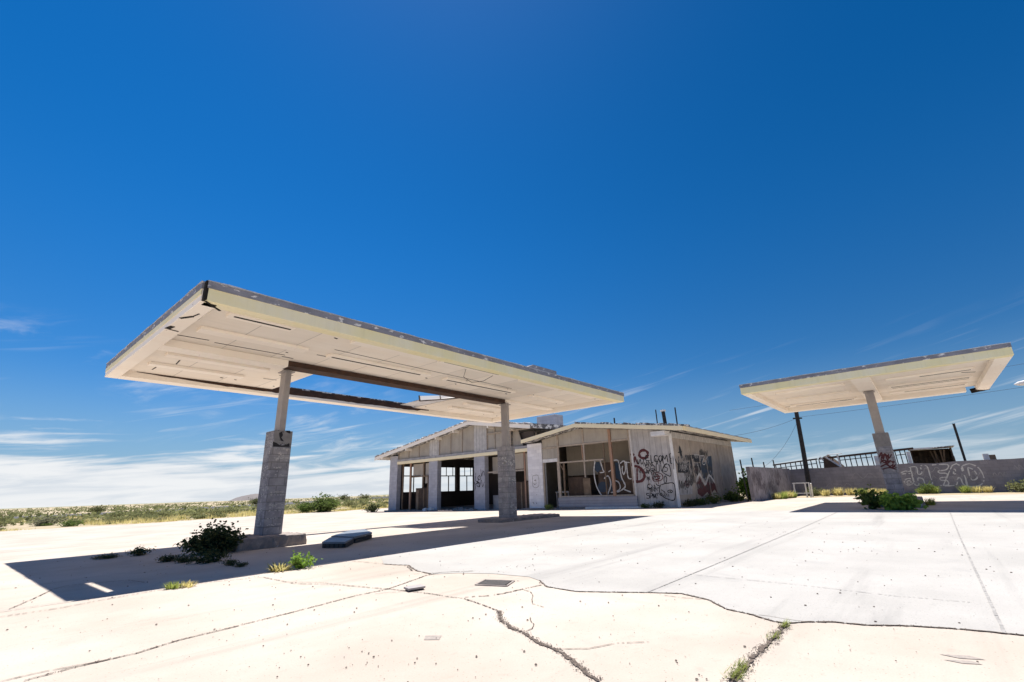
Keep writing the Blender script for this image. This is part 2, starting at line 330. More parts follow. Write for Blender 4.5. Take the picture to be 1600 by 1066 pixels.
def ribbon(mb, pts, w, axis, val, sgn=-1, step=0, dash=0, jit=.0):
    """spray stroke on a wall: pts = (horizontal, z) on the plane axis = val; one strip a few mm proud, uneven width, rough edges"""
    P = smooth(pts, dash or .045); d0 = val+sgn*(.003+.0006*(step % 14)); V = []; off = rng.uniform(0, 50)
    for i, p in enumerate(P):
        a, b = P[max(0, i-1)], P[min(len(P)-1, i+1)]; dx, dz = b[0]-a[0], b[1]-a[1]; L = math.hypot(dx, dz) or 1; dx /= L; dz /= L
        ww = w/2*(.9+.45*noise.noise((i*.35+off, 0, 0))+rng.uniform(-.12, .12)); d = d0+sgn*.00003*i
        if i in (0, len(P)-1): ww *= .6
        V.append([(p[0]-dz*ww, p[1]+dx*ww, d), (p[0]+dz*ww, p[1]-dx*ww, d)])
    for i in range(len(V)-1):
        if dash and rng.random() < .16: continue
        q = [V[i][0], V[i+1][0], V[i+1][1], V[i][1]]
        mb.face(*[(d, y, z) if axis == 'x' else (y, d, z) for y, z, d in q])
def scribble(mb, r, cx, cz, w_, h_, n, wd, axis, val, step):
    """one fast tag: a run of loops and strokes"""
    pts = []; slant = r.uniform(-.2, .3)
    for i in range(n):
        f = i/(n-1); z = cz+h_*(.5 if i % 2 else -.5)*r.uniform(.4, 1); pts.append((cx+w_*(f-.5)+slant*(z-cz)+r.uniform(-.3, .3)*w_/n, z))
    ribbon(mb, pts, wd, axis, val, -1, step)
def strokes(key, axis, val, sgn=-1, dash=0, wm=1.):
    mb = MB()
    for i, (wd, pts) in enumerate(GRAF[key]):
        if wd == 0: mb.face(*[((val+sgn*.002, y, z) if axis == 'x' else (y, val+sgn*.002, z)) for y, z in pts])
        else: ribbon(mb, pts, wd*wm, axis, val, sgn, i*3, dash, .006 if dash else .004)
    return mb
GRAF = json.loads('''{"head":[[0.05,[[1.304,1.323],[1.024,1.434],[0.806,1.392],[0.721,1.605],[0.817,1.673]]],[0.05,[[1.27,1.246],[0.814,1.249],[0.763,0.926],[0.732,0.526]]],[0.05,[[0.769,0.729],[0.813,0.64],[0.896,0.571],[1.001,0.534],[1.107,0.537],[1.194,0.581],[1.244,0.656],[1.247,0.747],[1.203,0.837],[1.119,0.907],[1.014,0.943],[0.907,0.939],[0.821,0.895],[0.772,0.82],[0.769,0.729]]],[0.05,[[0.903,0.71],[0.923,0.67],[0.961,0.64],[1.009,0.623],[1.058,0.625],[1.098,0.644],[1.121,0.677],[1.122,0.718],[1.102,0.757],[1.065,0.788],[1.016,0.804],[0.968,0.802],[0.928,0.783],[0.905,0.75],[0.903,0.71]]],[0.05,[[0.742,1.669],[0.736,1.109],[0.732,0.526],[0.536,0.519],[0.52,0.903],[0.384,0.959],[0.237,0.855],[0.224,0.6],[0.022,0.532],[-0.159,0.586],[-0.153,1.069],[-0.128,1.681],[0.184,1.711],[0.213,1.27],[0.435,1.206],[0.411,1.65],[0.742,1.669]]],[0.05,[[-0.336,1.743],[-1.165,1.73],[-1.043,1.418],[-0.626,1.349],[-0.665,1.215],[-0.986,1.181],[-0.982,0.973],[-0.617,0.917],[-0.622,0.779],[-0.923,0.726],[-0.908,0.472],[-0.504,0.443]]],[0.05,[[-0.64,0.421],[-1.268,1.484],[-1.458,1.695],[-1.728,1.637],[-1.816,0.413],[-1.62,0.489],[-1.584,0.858],[-1.424,0.836],[-1.277,0.459],[-0.64,0.421]]],[0.05,[[-1.387,1.4],[-1.464,1.414],[-1.429,1.16],[-1.325,1.147],[-1.387,1.4]]],[0.055,[[-1.82,1.584],[-2.189,1.71],[-2.533,1.485],[-2.652,1.084],[-2.617,0.7],[-2.35,0.395],[-1.815,0.372],[-1.813,0.82],[-1.82,1.584]]],[0.05,[[-2.066,1.482],[-2.284,1.37],[-2.383,1.056],[-2.33,0.81],[-2.088,0.721],[-2.046,0.985],[-2.066,1.482]]]],"red":[[0.16,[[11.453,2.748],[11.491,2.656],[11.571,2.586],[11.68,2.551],[11.795,2.559],[11.894,2.608],[11.957,2.689],[11.971,2.785],[11.933,2.878],[11.85,2.949],[11.74,2.983],[11.625,2.974],[11.527,2.924],[11.466,2.843],[11.453,2.748]]],[0.13,[[12.524,2.817],[12.253,2.778]]],[0.17,[[12.231,2.666],[12.399,2.355],[12.486,2.154]]],[0.1,[[12.254,2.691],[12.131,2.247]]],[0.17,[[12.414,2.15],[12.121,2.12],[11.854,1.848],[11.817,1.556],[12.044,1.343],[12.526,1.335]]],[0.1,[[12.189,2.069],[12.264,1.396]]],[0.05,[[11.337,1.668],[11.18,1.748],[10.854,1.689],[10.76,1.511],[10.901,1.343],[11.287,1.315],[11.36,1.493],[11.337,1.668]]],[0.05,[[11.306,1.534],[10.872,1.559]]],[0.05,[[11.228,1.4],[10.937,1.431]]],[0.06,[[11.094,1.678],[10.954,1.476],[11.186,1.354]]]],"black":[[0.05,[[12.096,2.519],[12.08,2.244],[11.945,2.509],[11.88,2.232],[11.69,2.537]]],[0.05,[[11.388,2.675],[11.587,2.676],[11.591,2.418],[11.383,2.418]]],[0.05,[[11.588,2.553],[11.425,2.547]]],[0.05,[[11.298,2.682],[11.309,2.31],[11.176,2.315]]],[0.05,[[10.882,2.594],[11.061,2.629],[11.121,2.365],[10.909,2.329]]],[0.05,[[10.671,2.46],[10.689,2.396],[10.722,2.346],[10.764,2.319],[10.806,2.322],[10.84,2.353],[10.86,2.407],[10.86,2.472],[10.842,2.537],[10.808,2.587],[10.766,2.613],[10.724,2.61],[10.69,2.579],[10.671,2.525],[10.671,2.46]]],[0.05,[[10.657,2.247],[10.62,2.62],[10.525,2.415],[10.393,2.617],[10.376,2.238]]],[0.05,[[10.011,2.677],[10.222,2.666],[10.223,2.43],[10.221,2.185],[10.054,2.192]]],[0.05,[[10.24,2.439],[10.069,2.437]]],[0.04,[[11.45,2.207],[11.635,2.195],[11.677,2.063],[11.48,1.985],[11.523,1.809],[11.736,1.798]]],[0.04,[[11.143,1.989],[11.164,1.925],[11.206,1.875],[11.26,1.849],[11.316,1.851],[11.362,1.883],[11.39,1.937],[11.394,2.003],[11.373,2.067],[11.331,2.117],[11.276,2.144],[11.221,2.14],[11.174,2.108],[11.147,2.054],[11.143,1.989]]],[0.04,[[11.049,2.183],[11.063,1.83],[10.906,1.822],[10.882,2.173]]],[0.04,[[10.787,2.167],[10.789,1.816],[10.67,1.819]]],[0.04,[[10.43,2.189],[10.576,2.154],[10.594,2.024],[10.44,1.95],[10.485,1.801],[10.651,1.788]]],[0.05,[[10.771,1.772],[10.611,2.069],[10.367,2.142],[10.277,1.79],[10.337,1.535],[10.535,1.609],[10.751,1.749]]],[0.045,[[11.476,1.169],[11.649,1.153],[11.708,1.001],[11.529,0.952],[11.424,1.014],[11.455,1.146]]],[0.045,[[11.683,0.891],[11.484,0.929],[11.456,0.777],[11.604,0.759]]],[0.045,[[11.636,0.694],[11.798,0.685],[11.795,0.598],[11.641,0.552],[11.685,0.436],[11.848,0.46]]],[0.045,[[11.608,0.435],[11.591,0.672],[11.472,0.66],[11.495,0.562],[11.593,0.551]]],[0.045,[[11.445,0.432],[11.423,0.668],[11.356,0.452],[11.327,0.666]]],[0.045,[[11.176,0.654],[11.273,0.643],[11.285,0.451],[11.184,0.458]]],[0.05,[[10.934,1.107],[11.041,0.917],[11.001,0.625],[10.705,0.407],[10.273,0.367],[10.183,1.112],[10.55,1.18],[10.934,1.107]]],[0.05,[[11.201,1.246],[11.147,1.114],[10.997,1.066]]],[0.045,[[10.565,1.364],[10.584,1.287],[10.613,1.225],[10.648,1.192],[10.681,1.193],[10.706,1.229],[10.718,1.292],[10.714,1.37],[10.696,1.448],[10.666,1.51],[10.631,1.544],[10.598,1.542],[10.573,1.506],[10.562,1.443],[10.565,1.364]]],[0.045,[[10.334,0.762],[10.351,0.733],[10.389,0.71],[10.442,0.699],[10.499,0.7],[10.549,0.714],[10.581,0.739],[10.59,0.768],[10.573,0.797],[10.534,0.82],[10.48,0.831],[10.423,0.83],[10.374,0.815],[10.342,0.791],[10.334,0.762]]],[0.07,[[10.489,0.766],[10.425,0.764]]],[0.04,[[10.957,0.871],[10.751,0.738]]],[0.035,[[10.763,0.654],[10.764,0.484]]],[0.035,[[10.67,0.66],[10.666,0.491]]],[0.035,[[10.57,0.649],[10.564,0.498]]],[0.05,[[11.664,1.594],[11.669,1.373]]],[0.05,[[11.532,1.588],[11.547,1.368]]],[0.05,[[11.672,1.497],[11.534,1.5]]],[0.05,[[12.496,2.833],[12.396,2.798]]]],"sideblack":[[0.09,[[24.83,1.863],[25.008,2.558],[25.471,2.131],[25.745,2.557]]],[0.12,[[26.084,3.089],[26.218,2.866],[26.201,2.503]]],[0.06,[[25.701,2.757],[26.323,2.825]]],[0.06,[[26.359,2.598],[26.359,2.281],[26.732,2.609],[26.731,2.289]]],[0.06,[[27.114,2.62],[27.018,2.318]]],[0.07,[[25.562,2.22],[25.535,1.739]]],[0.07,[[25.715,2.192],[25.737,1.84]]],[0.07,[[25.87,2.164],[25.874,1.767]]],[0.07,[[26.026,2.136],[26.08,1.87]]],[0.07,[[26.183,2.107],[26.22,1.796]]],[0.07,[[26.394,2.214],[26.431,1.9]]],[0.07,[[26.554,2.185],[26.573,1.825]]],[0.07,[[26.716,2.156],[26.716,1.749]]],[0.07,[[26.879,2.127],[26.934,1.855]]],[0.08,[[25.555,2.045],[27.119,2.159]]],[0.08,[[25.441,1.89],[27.083,1.975]]],[0.1,[[25.327,1.738],[27.025,1.769]]],[0.06,[[26.748,2.016],[26.656,1.941],[26.461,1.879],[26.204,1.844],[25.937,1.842],[25.711,1.872],[25.57,1.929],[25.539,2.0],[25.624,2.074],[25.81,2.135],[26.062,2.172],[26.332,2.177],[26.567,2.148],[26.716,2.091],[26.748,2.016]]],[0.05,[[26.972,1.951],[26.911,1.891],[26.787,1.843],[26.627,1.815],[26.462,1.814],[26.325,1.839],[26.242,1.885],[26.228,1.943],[26.287,2.001],[26.407,2.05],[26.566,2.078],[26.732,2.081],[26.872,2.056],[26.958,2.01],[26.972,1.951]]],[0.06,[[28.116,2.674],[27.439,2.63],[27.369,2.302]]],[0.05,[[27.597,2.541],[27.987,2.528],[27.83,2.311]]],[0.05,[[26.742,1.164],[26.653,1.032],[26.515,0.938],[26.368,0.905],[26.249,0.942],[26.19,1.039],[26.206,1.17],[26.293,1.301],[26.429,1.397],[26.577,1.432],[26.699,1.395],[26.76,1.297],[26.742,1.164]]],[0.05,[[26.429,1.521],[26.248,0.604]]],[0.04,[[25.762,1.348],[25.561,0.665]]],[0.04,[[26.204,1.257],[26.815,1.252]]],[0.04,[[26.16,1.083],[26.719,1.075]]]],"sidewhite":[[0.16,[[27.836,1.234],[28.536,1.604],[29.202,1.065],[30.118,1.556],[30.906,1.142]]],[0.05,[[29.01,2.677],[29.8,2.676],[29.264,2.292],[29.655,2.201],[30.315,2.665],[30.275,2.262]]],[0.05,[[28.068,2.72],[28.89,2.722]]],[0.06,[[28.419,2.276],[28.528,1.897],[28.206,1.473]]]],"poly_black":[[0,[[27.98,2.67],[28.886,2.712],[28.887,2.333],[28.023,2.297]]],[0,[[27.964,2.22],[28.937,2.257],[28.946,1.901],[28.159,1.519],[27.972,1.705]]]],"poly_blue":[[0,[[29.171,2.657],[29.721,2.599],[29.408,2.295],[29.946,2.355],[30.481,2.695],[31.119,2.74],[31.042,2.327],[30.897,1.717],[30.915,1.317],[30.473,1.418],[30.165,1.655],[29.35,1.23],[29.012,1.423],[28.946,1.901]]]],"poly_red":[[0,[[27.857,1.129],[28.501,1.462],[29.136,0.924],[30.048,1.41],[30.993,1.067],[31.193,0.444],[30.743,0.726],[30.122,0.546],[29.754,0.309],[29.419,0.612],[28.423,0.37],[27.81,0.561]]]],"poly_pale":[[0,[[25.279,1.668],[27.385,1.712],[27.009,0.561],[25.035,0.574]]]],"board":[[0.1,[[15.088,2.628],[15.216,1.946],[15.121,1.167],[14.834,0.636]]],[0.1,[[14.735,2.654],[14.591,2.109]]],[0.11,[[14.563,1.578],[14.267,1.708],[14.153,1.23],[14.438,0.665]]],[0.11,[[13.808,2.57],[13.534,2.552],[13.456,2.048],[13.403,1.577],[13.232,1.13],[13.482,0.907],[13.791,0.8]]],[0.1,[[13.417,2.378],[13.133,2.493],[13.108,2.03],[13.264,1.757],[13.322,2.041],[13.262,2.226]]],[0.1,[[13.087,2.428],[12.798,2.396]]],[0.1,[[13.004,2.447],[13.0,1.606],[12.788,1.495]]],[0.1,[[13.907,1.456],[13.636,1.343],[13.565,1.025],[13.814,0.837],[14.202,0.786]]],[0.1,[[14.811,1.926],[14.522,1.96],[14.62,2.11]]],[0.08,[[14.241,1.946],[13.947,2.074]]],[0.1,[[13.32,0.926],[12.918,0.779]]]],"poly_navy":[[0,[[13.739,2.445],[13.49,2.454],[13.478,1.955],[13.452,1.392],[13.781,1.593]]],[0,[[14.237,1.469],[13.939,1.411],[13.872,0.802],[14.2,0.81]]],[0,[[14.351,1.095],[14.415,0.942],[14.554,0.832],[14.732,0.794],[14.903,0.84],[15.02,0.958],[15.052,1.116],[14.988,1.273],[14.846,1.383],[14.665,1.419],[14.495,1.371],[14.38,1.252]]],[0,[[15.093,2.579],[14.774,2.558],[14.677,2.113],[14.984,1.934],[15.143,2.089]]]],"pillartag":[[0.05,[[25.358,2.442],[25.413,1.931],[25.181,1.826],[24.99,2.168]]],[0.05,[[25.176,2.113],[24.97,2.231],[24.854,2.004],[25.087,1.918],[25.176,2.113]]],[0.05,[[24.841,2.672],[24.759,2.158],[24.612,2.596]]],[0.05,[[24.757,2.285],[24.523,2.496],[24.511,2.21]]],[0.06,[[25.509,1.807],[25.42,1.422],[25.471,1.171]]],[0.05,[[25.371,1.611],[25.135,1.793],[25.003,1.41],[24.81,1.907],[24.683,1.431],[24.494,1.769]]],[0.05,[[25.483,1.615],[24.998,1.724]]],[0.05,[[24.963,1.597],[24.979,1.527],[25.021,1.471],[25.081,1.441],[25.146,1.443],[25.205,1.477],[25.245,1.535],[25.259,1.607],[25.243,1.678],[25.201,1.734],[25.141,1.764],[25.075,1.761],[25.016,1.727],[24.976,1.669],[24.963,1.597]]]],"stencil":[[0.03,[[19.625,1.96],[19.173,1.951],[19.184,1.302],[19.626,1.298],[19.625,1.96]]],[0.05,[[19.525,1.642],[19.402,1.697],[19.368,1.606]]],[0.04,[[19.574,1.494],[19.461,1.4],[19.335,1.515]]],[0.05,[[19.38,0.805],[19.328,0.768]]],[0.05,[[19.7,0.339],[19.597,0.221]]],[0.05,[[19.451,0.307],[19.379,0.219]]],[0.03,[[19.7,2.042],[19.662,2.01]]]],"p3tag":[[0.05,[[1.345,1.872],[1.218,2.067],[1.222,1.796],[1.115,2.025],[1.093,1.754]]],[0.05,[[1.348,1.669],[1.175,1.759],[1.157,1.591],[0.985,1.747]]],[0.06,[[1.371,1.503],[1.157,1.591],[1.024,1.45],[0.861,1.573]]],[0.05,[[1.051,1.818],[1.078,1.747],[1.121,1.692],[1.172,1.663],[1.22,1.666],[1.257,1.7],[1.275,1.76],[1.27,1.833],[1.243,1.904],[1.199,1.96],[1.148,1.989],[1.099,1.986],[1.063,1.95],[1.046,1.891],[1.051,1.818]]],[0.05,[[0.934,1.61],[0.954,1.568],[0.992,1.536],[1.039,1.519],[1.087,1.522],[1.126,1.544],[1.149,1.58],[1.15,1.624],[1.129,1.666],[1.092,1.698],[1.044,1.715],[0.996,1.712],[0.957,1.69],[0.935,1.654],[0.934,1.61]]],[0.05,[[1.006,2.017],[1.024,1.816],[0.906,1.976]]],[0.05,[[1.338,1.4],[1.105,1.454],[0.879,1.376]]],[0.05,[[1.295,1.97],[1.029,1.917]]],[0.05,[[1.312,1.768],[0.865,1.673]]],[0.05,[[1.002,1.548],[0.864,1.441]]]],"p1cream":[[0,[[5.54,2.428],[6.065,2.424],[6.052,1.886],[5.538,1.841],[5.517,2.074]]]],"p1blot":[[0,[[5.709,2.831],[5.788,2.879],[5.822,2.774],[5.787,2.708],[5.871,2.607],[5.776,2.623],[5.728,2.739]]],[0,[[5.57,2.591],[5.678,2.555],[5.791,2.489],[5.916,2.511],[6.018,2.572],[6.043,2.466],[5.586,2.454]]],[0,[[5.871,2.906],[6.001,2.915],[6.02,2.83],[5.943,2.847]]]]}''')
CRACKS = json.loads('''{"main":[0.05,[[0.622,4.872],[0.896,4.94],[1.227,4.934],[1.555,5.058],[1.908,5.094],[2.385,5.159],[2.925,5.238],[3.364,5.327],[3.788,5.308],[4.189,5.459],[4.667,5.654],[4.961,5.653],[5.268,5.305]]],"mainb":[0.03,[[3.795,5.386],[3.852,5.007],[3.898,4.602],[3.89,4.289],[3.933,4.124],[3.859,3.867],[3.78,3.603],[3.712,3.396]]],"wide":[0.1,[[3.712,3.396],[3.507,3.197],[3.343,2.928],[3.305,2.767],[3.155,2.492],[3.113,2.307],[3.026,2.145],[2.943,2.022],[2.837,1.865],[2.781,1.747]]],"b2":[0.025,[[3.954,4.146],[4.157,3.978],[4.347,3.898],[4.628,3.868],[4.937,3.822]]],"edge":[0.045,[[5.161,4.024],[4.886,3.695],[4.831,3.255],[5.169,2.576],[5.307,2.244],[5.166,1.93],[4.879,1.66],[4.809,1.451],[4.672,1.243],[4.652,1.133],[4.799,0.988],[4.89,0.846],[4.914,0.636],[5.067,0.347],[5.144,0.071],[5.165,-0.168],[5.174,-0.265]]],"edge2":[0.03,[[5.057,7.207],[5.168,6.707],[4.884,6.133],[4.789,5.661]]],"weed":[0.13,[[4.636,1.123],[4.028,1.12],[3.594,1.134],[3.212,1.121]]],"j1":[0.02,[[20.414,2.617],[13.4,2.562],[7.41,2.557],[5.192,2.568]]],"j2":[0.025,[[19.627,-0.275],[12.281,-0.204],[7.594,-0.18],[5.165,-0.168]]],"left":[0.02,[[0.684,7.825],[1.185,7.809],[1.485,7.926],[2.088,8.061],[2.704,8.128],[3.382,7.756]]],"left2":[0.02,[[3.356,7.803],[3.359,6.806],[3.623,6.205],[3.788,5.308]]],"left3":[0.02,[[0.79,8.339],[1.07,9.06],[1.295,9.728],[1.497,9.996],[2.146,9.664],[2.22,9.104]]],"rear":[0.05,[[8.546,17.445],[10.159,16.568],[12.096,15.282],[14.563,13.215]]],"e3":[0.02,[[4.987,8.067],[5.101,6.66],[4.845,6.169]]],"fine1":[0.012,[[11.214,1.907],[11.2,1.144],[11.333,-0.555]]],"fine2":[0.012,[[6.424,2.64],[6.336,1.325],[6.186,0.487],[6.206,-0.055]]]}''')
# ------------------------------------------------------------------ ground
def sheet(name, xs, ys, dz, m, fn=None):
    mb = MB(); nx, ny = len(xs), len(ys)
    for j, y in enumerate(ys):
        for i, x in enumerate(xs):
            X_, Y_ = (x, y) if fn is None else fn(i, j, x, y)
            mb.v.append((X_, Y_, gz(Y_)+dz))
    mb.f = [(j*nx+i, j*nx+i+1, (j+1)*nx+i+1, (j+1)*nx+i) for j in range(ny-1) for i in range(nx-1)]
    return tag(mb.build(name, m, fix=False), kind='structure')
gx = [-6000, -1500, -400, -120, -60, -30, 0, 30, 60, 90, 140, 400, 1500, 6000]
gy = [-6000, -1500, -300, -60, -20, 8, 22, 36, 60, 100, 200, 500, 1500, 6000]
sheet('desert_ground', gx, gy, -.03, SOIL)
def rag(n, amp): return [rng.uniform(-amp, amp) for _ in range(n)]
xs = [-30+i*.8 for i in range(84)]; ys = [-30, -20, -10, 0, 8]+[8+i*1.0 for i in range(1, 28)]+[36, 38, 40, 42, 43.5, 45]
edge = [1.2*math.sin(i*.35)+rng.uniform(-.5, .5) for i in range(len(xs))]
def pav(i, j, x, y):
    if j == len(ys)-1: y += edge[i]+(1.5 if 20 < x < 26 else 0)
    if i == len(xs)-1: x += rng.uniform(-.5, .5)
    return x, y
sheet('pavement', xs, ys, 0, OLDC, pav)
mb = MB()   # newer, whiter pour laid inside the old slab
e = [tuple(p) for p in CRACKS['edge'][1]]
poly = [(21.3, -25), (21.3, 8.2), (10, 8.3), (5.6, 8.1), (5.05, 7.2)]+[tuple(p) for p in CRACKS['edge2'][1][1:]]+[(5.05, 5.4), (5.25, 4.9), (5.3, 4.3)]+e+[(5.2, -3), (5.1, -10), (5.2, -25)]
bmn = bmesh.new(); vs_ = [bmn.verts.new((x, y, gz(y)+.004)) for x, y in poly]; es_ = [bmn.edges.new((vs_[i], vs_[(i+1) % len(vs_)])) for i in range(len(vs_))]
bmesh.ops.triangle_fill(bmn, edges=es_, use_beauty=True); me = bpy.data.meshes.new('new_concrete')
bmesh.ops.recalc_face_normals(bmn, faces=bmn.faces)
for f in bmn.faces:
    if f.normal.z < 0: f.normal_flip()
bmn.to_mesh(me); bmn.free(); me.materials.append(NEWC)
o = bpy.data.objects.new('new_concrete', me); C.objects.link(o); tag(o, kind='structure')
def crack(pts, wd, m, name, jag=1., dz=.008, cover=1.):
    mb = MB(); P = []
    for a, b in zip(pts, pts[1:]):
        L = math.hypot(b[0]-a[0], b[1]-a[1]); n = max(1, int(L/max(.018, L/220)))
        nx_, ny_ = -(b[1]-a[1])/L, (b[0]-a[0])/L
        for i in range(n):
            t = i/n; k = (.5*noise.noise((len(P)*.05, wd*50+L, 2))+.28*noise.noise((len(P)*.2, wd*31+L, 5))+rng.gauss(0, .04))*wd*jag
            P.append((a[0]+(b[0]-a[0])*t+nx_*k, a[1]+(b[1]-a[1])*t+ny_*k, nx_, ny_))
    P.append((pts[-1][0], pts[-1][1], nx_, ny_))
    i0 = None
    for i, (x, y, ax, ay) in enumerate(P):
        w1 = wd*(.42+.5*noise.noise((i*.3, 1, wd*90))*jag+rng.uniform(-.2, .2)*jag); w2 = wd*(.42+.5*noise.noise((i*.3, 9, wd*90))*jag+rng.uniform(-.2, .2)*jag); w1 = max(w1, .002); w2 = max(w2, .002)
        mb.v += [(x+ax*w1, y+ay*w1, gz(y)+dz), (x-ax*w2, y-ay*w2, gz(y)+dz)]
        if i and rng.random() < cover: j = 2*i; mb.f.append((j-2, j-1, j+1, j))
    return tag(mb.build(name, m, fix=False), kind='structure')
for i, (k, (wd, pts)) in enumerate(CRACKS.items()):
    joint = k in ('j1', 'j2')
    if k == 'edge': pts = pts+[[5.18, -1.2], [5.12, -3], [5.2, -8]]
    if k == 'j2': pts = [[21.3, -.3]]+pts
    crack(pts, wd*{'main': .36, 'wide': .30, 'edge': .42, 'mainb': .5, 'weed': .3}.get(k, 1), JOINT if joint or k.startswith('fine') else CRACK, 'slab_joint' if joint else 'pavement_crack', .25 if joint else 1., .0062+.0003*i, .95 if joint else (.93 if wd > .03 else .72))
crack([(x, 8.2+.02*math.sin(x)) for x in range(-12, 6)], .02, JOINT, 'slab_joint', .3, .0118, .9)
bi = 0
for k in ('main', 'wide', 'edge', 'mainb', 'b2', 'left2'):
    pts = CRACKS[k][1]
    for q in range({'main': 2, 'wide': 2, 'edge': 2}.get(k, 1)):
        i = rng.randrange(1, len(pts)-1); a = Vector(pts[i]); an = rng.uniform(0, 6.28); P_ = [tuple(a)]; d = rng.uniform(.12, .3)
        for j in range(rng.randint(2, 5)): an += rng.uniform(-.6, .6); a = a+Vector((math.cos(an), math.sin(an)))*d; P_.append(tuple(a))
        crack(P_, rng.uniform(.006, .012), CRACK, 'pavement_crack', 1., .0058+.00012*bi, .9); bi += 1
# the far road through the scrub
pts = [(-160, 130), (-40, 103), (8, 99), (18, 99), (34, 106), (60, 131), (96, 170), (210, 290), (420, 520)]
mb = MB()
for i, p in enumerate(pts):
    a = Vector(pts[max(0, i-1)]); b = Vector(pts[min(len(pts)-1, i+1)]); d = (b-a).normalized(); n_ = Vector((-d.y, d.x))
    for s_ in (12, -12): q = Vector(p)+n_*s_; mb.v.append((q.x, q.y, -.14))
mb.f = [(2*i, 2*i+1, 2*i+3, 2*i+2) for i in range(len(pts)-1)]
tag(mb.build('road', ASPH, fix=False), kind='structure')
mb = MB(); n = 26
for i in range(n+1):
    t = i/n; x = 563+(t-.5)*125; h = max(0, math.sin(t*3.14159))**.7*16.5+rng.uniform(-.5, .5)
    y = 1390+(.5-t)*50
    mb.v += [(x-20, y-40, -1), (x, y, max(h, 0)), (x+20, y+40, -1)]
mb.f = [(3*i+k, 3*i+3+k, 3*i+4+k, 3*i+1+k) for i in range(n) for k in (0, 1)]
tag(mb.build('hill', HILL), kind='structure')
mb = MB(); n = 90     # low far rise closing the horizon
for i in range(n+1):
    a = R(-10)+R(200)*i/n; r_ = 2600; h = 1.5+4*noise.noise((i*.16, 3, 0))+2*noise.noise((i*.5, 7, 0))
    mb.v += [(r_*.9*math.cos(a), r_*.9*math.sin(a), -1), (r_*math.cos(a), r_*math.sin(a), h), (r_*1.1*math.cos(a), r_*1.1*math.sin(a), -1)]
mb.f = [(3*i+k, 3*i+3+k, 3*i+4+k, 3*i+1+k) for i in range(n) for k in (0, 1)]
tag(mb.build('terrain', PLAIN), kind='structure')

# ------------------------------------------------------------------ canopies
def jag_strip(mb, pts, axis_normal):   # helper for torn edges: list of (a, z_top, z_bot)
    for (a, t0, b0), (c, t1, b1) in zip(pts, pts[1:]):
        mb.face(*[axis_normal(a, t0), axis_normal(c, t1), axis_normal(c, b1), axis_normal(a, b0)])
ZB, ZS, ZD, ZT = 4.64, 4.83, 4.93, 5.03
def rim_x(a, b, c, d, sw):     # dented metal edging: one strip of short lengths, none quite level
    mb = MB(); n = max(4, int((b-a)/.35)); st = []
    for i in range(n+1):
        q = a+(b-a)*i/n; h = ZT+.012+rng.uniform(-.006, .016)*(i % 3 > 0); o_ = rng.uniform(-.008, .012)
        st.append([(q, c-o_, ZT+.001), (q, d+o_, ZT+.001), (q, d+o_, h), (q, c-o_, h)])
    for r_ in st: mb.v += [(y, x, z) if sw else (x, y, z) for x, y, z in r_]
    for i in range(n): mb.f += [(4*i+k, 4*i+(k+1) % 4, 4*i+4+(k+1) % 4, 4*i+4+k) for k in range(4)]
    mb.f += [(0, 1, 2, 3), (4*n+3, 4*n+2, 4*n+1, 4*n)]
    return mb
def fascia_x(t, x0, x1, y, sgn, ym, name='fascia_board', wid=.3):
    """perimeter beam running along x; outer face at y, sgn = outward direction"""
    yi = y-sgn*wid
    o = MB().box(x0, x1, min(y, yi), max(y, yi), ZB, ZD).build(name, ym, t, .012)
    MB().box(x0-.01, x1+.01, min(y-sgn*.05, y+sgn*.018), max(y-sgn*.05, y+sgn*.018), 4.895, ZT).build('flashing', FLASH, o)
    rim_x(x0-.02, x1+.02, min(y-sgn*.06, y+sgn*.03), max(y-sgn*.06, y+sgn*.03), 0).build('metal_edge', RIM, o)
    return o
def fascia_y(t, y0, y1, x, sgn, ym, wid=.3):
    xi = x-sgn*wid
    o = MB().box(min(x, xi), max(x, xi), y0, y1, ZB, ZD).build('fascia_board', ym, t, .012)
    MB().box(min(x-sgn*.05, x+sgn*.018), max(x-sgn*.05, x+sgn*.018), y0-.01, y1+.01, 4.895, ZT).build('flashing', FLASH, o)
    rim_x(y0-.02, y1+.02, min(x-sgn*.06, x+sgn*.03), max(x-sgn*.06, x+sgn*.03), 1).build('metal_edge', RIM, o)
    return o
def fixture(t, x0, x1, y0, y1, gap=None):
    o = MB().box(x0, x1, y0, y1, ZS-.075, ZS).build('light_fixture', CREAMT, t, .008)
    if gap:   # missing cover: dark slot along the underside edge
        if x1-x0 > y1-y0: MB().box(x0+.1, x0+(x1-x0)*gap, y0+.1, y0+.16, ZS-.083, ZS-.045).build('open_slot', DARK, o)
        else: MB().box(x0+.1, x0+.16, y0+.1, y0+(y1-y0)*gap, ZS-.083, ZS-.045).build('open_slot', DARK, o)
def pillar(t, x, y, z0, ztop, wx, wy, m, zfoot):
    p = MB().box(x, x+wx, y, y+wy, z0, ztop).build('brick_pillar', m, t, .012)
    cx, cy = x+wx/2, y+wy/2
    MB().box(cx-.085, cx+.085, cy-.16, cy+.16, ztop-.02, ZB+.06).build('steel_post', STEEL, t, .012)
    MB().box(cx-.16, cx+.16, cy-.2, cy+.2, ZB-.035, ZB-.004).build('cap_plate', STEEL, t)
    return p
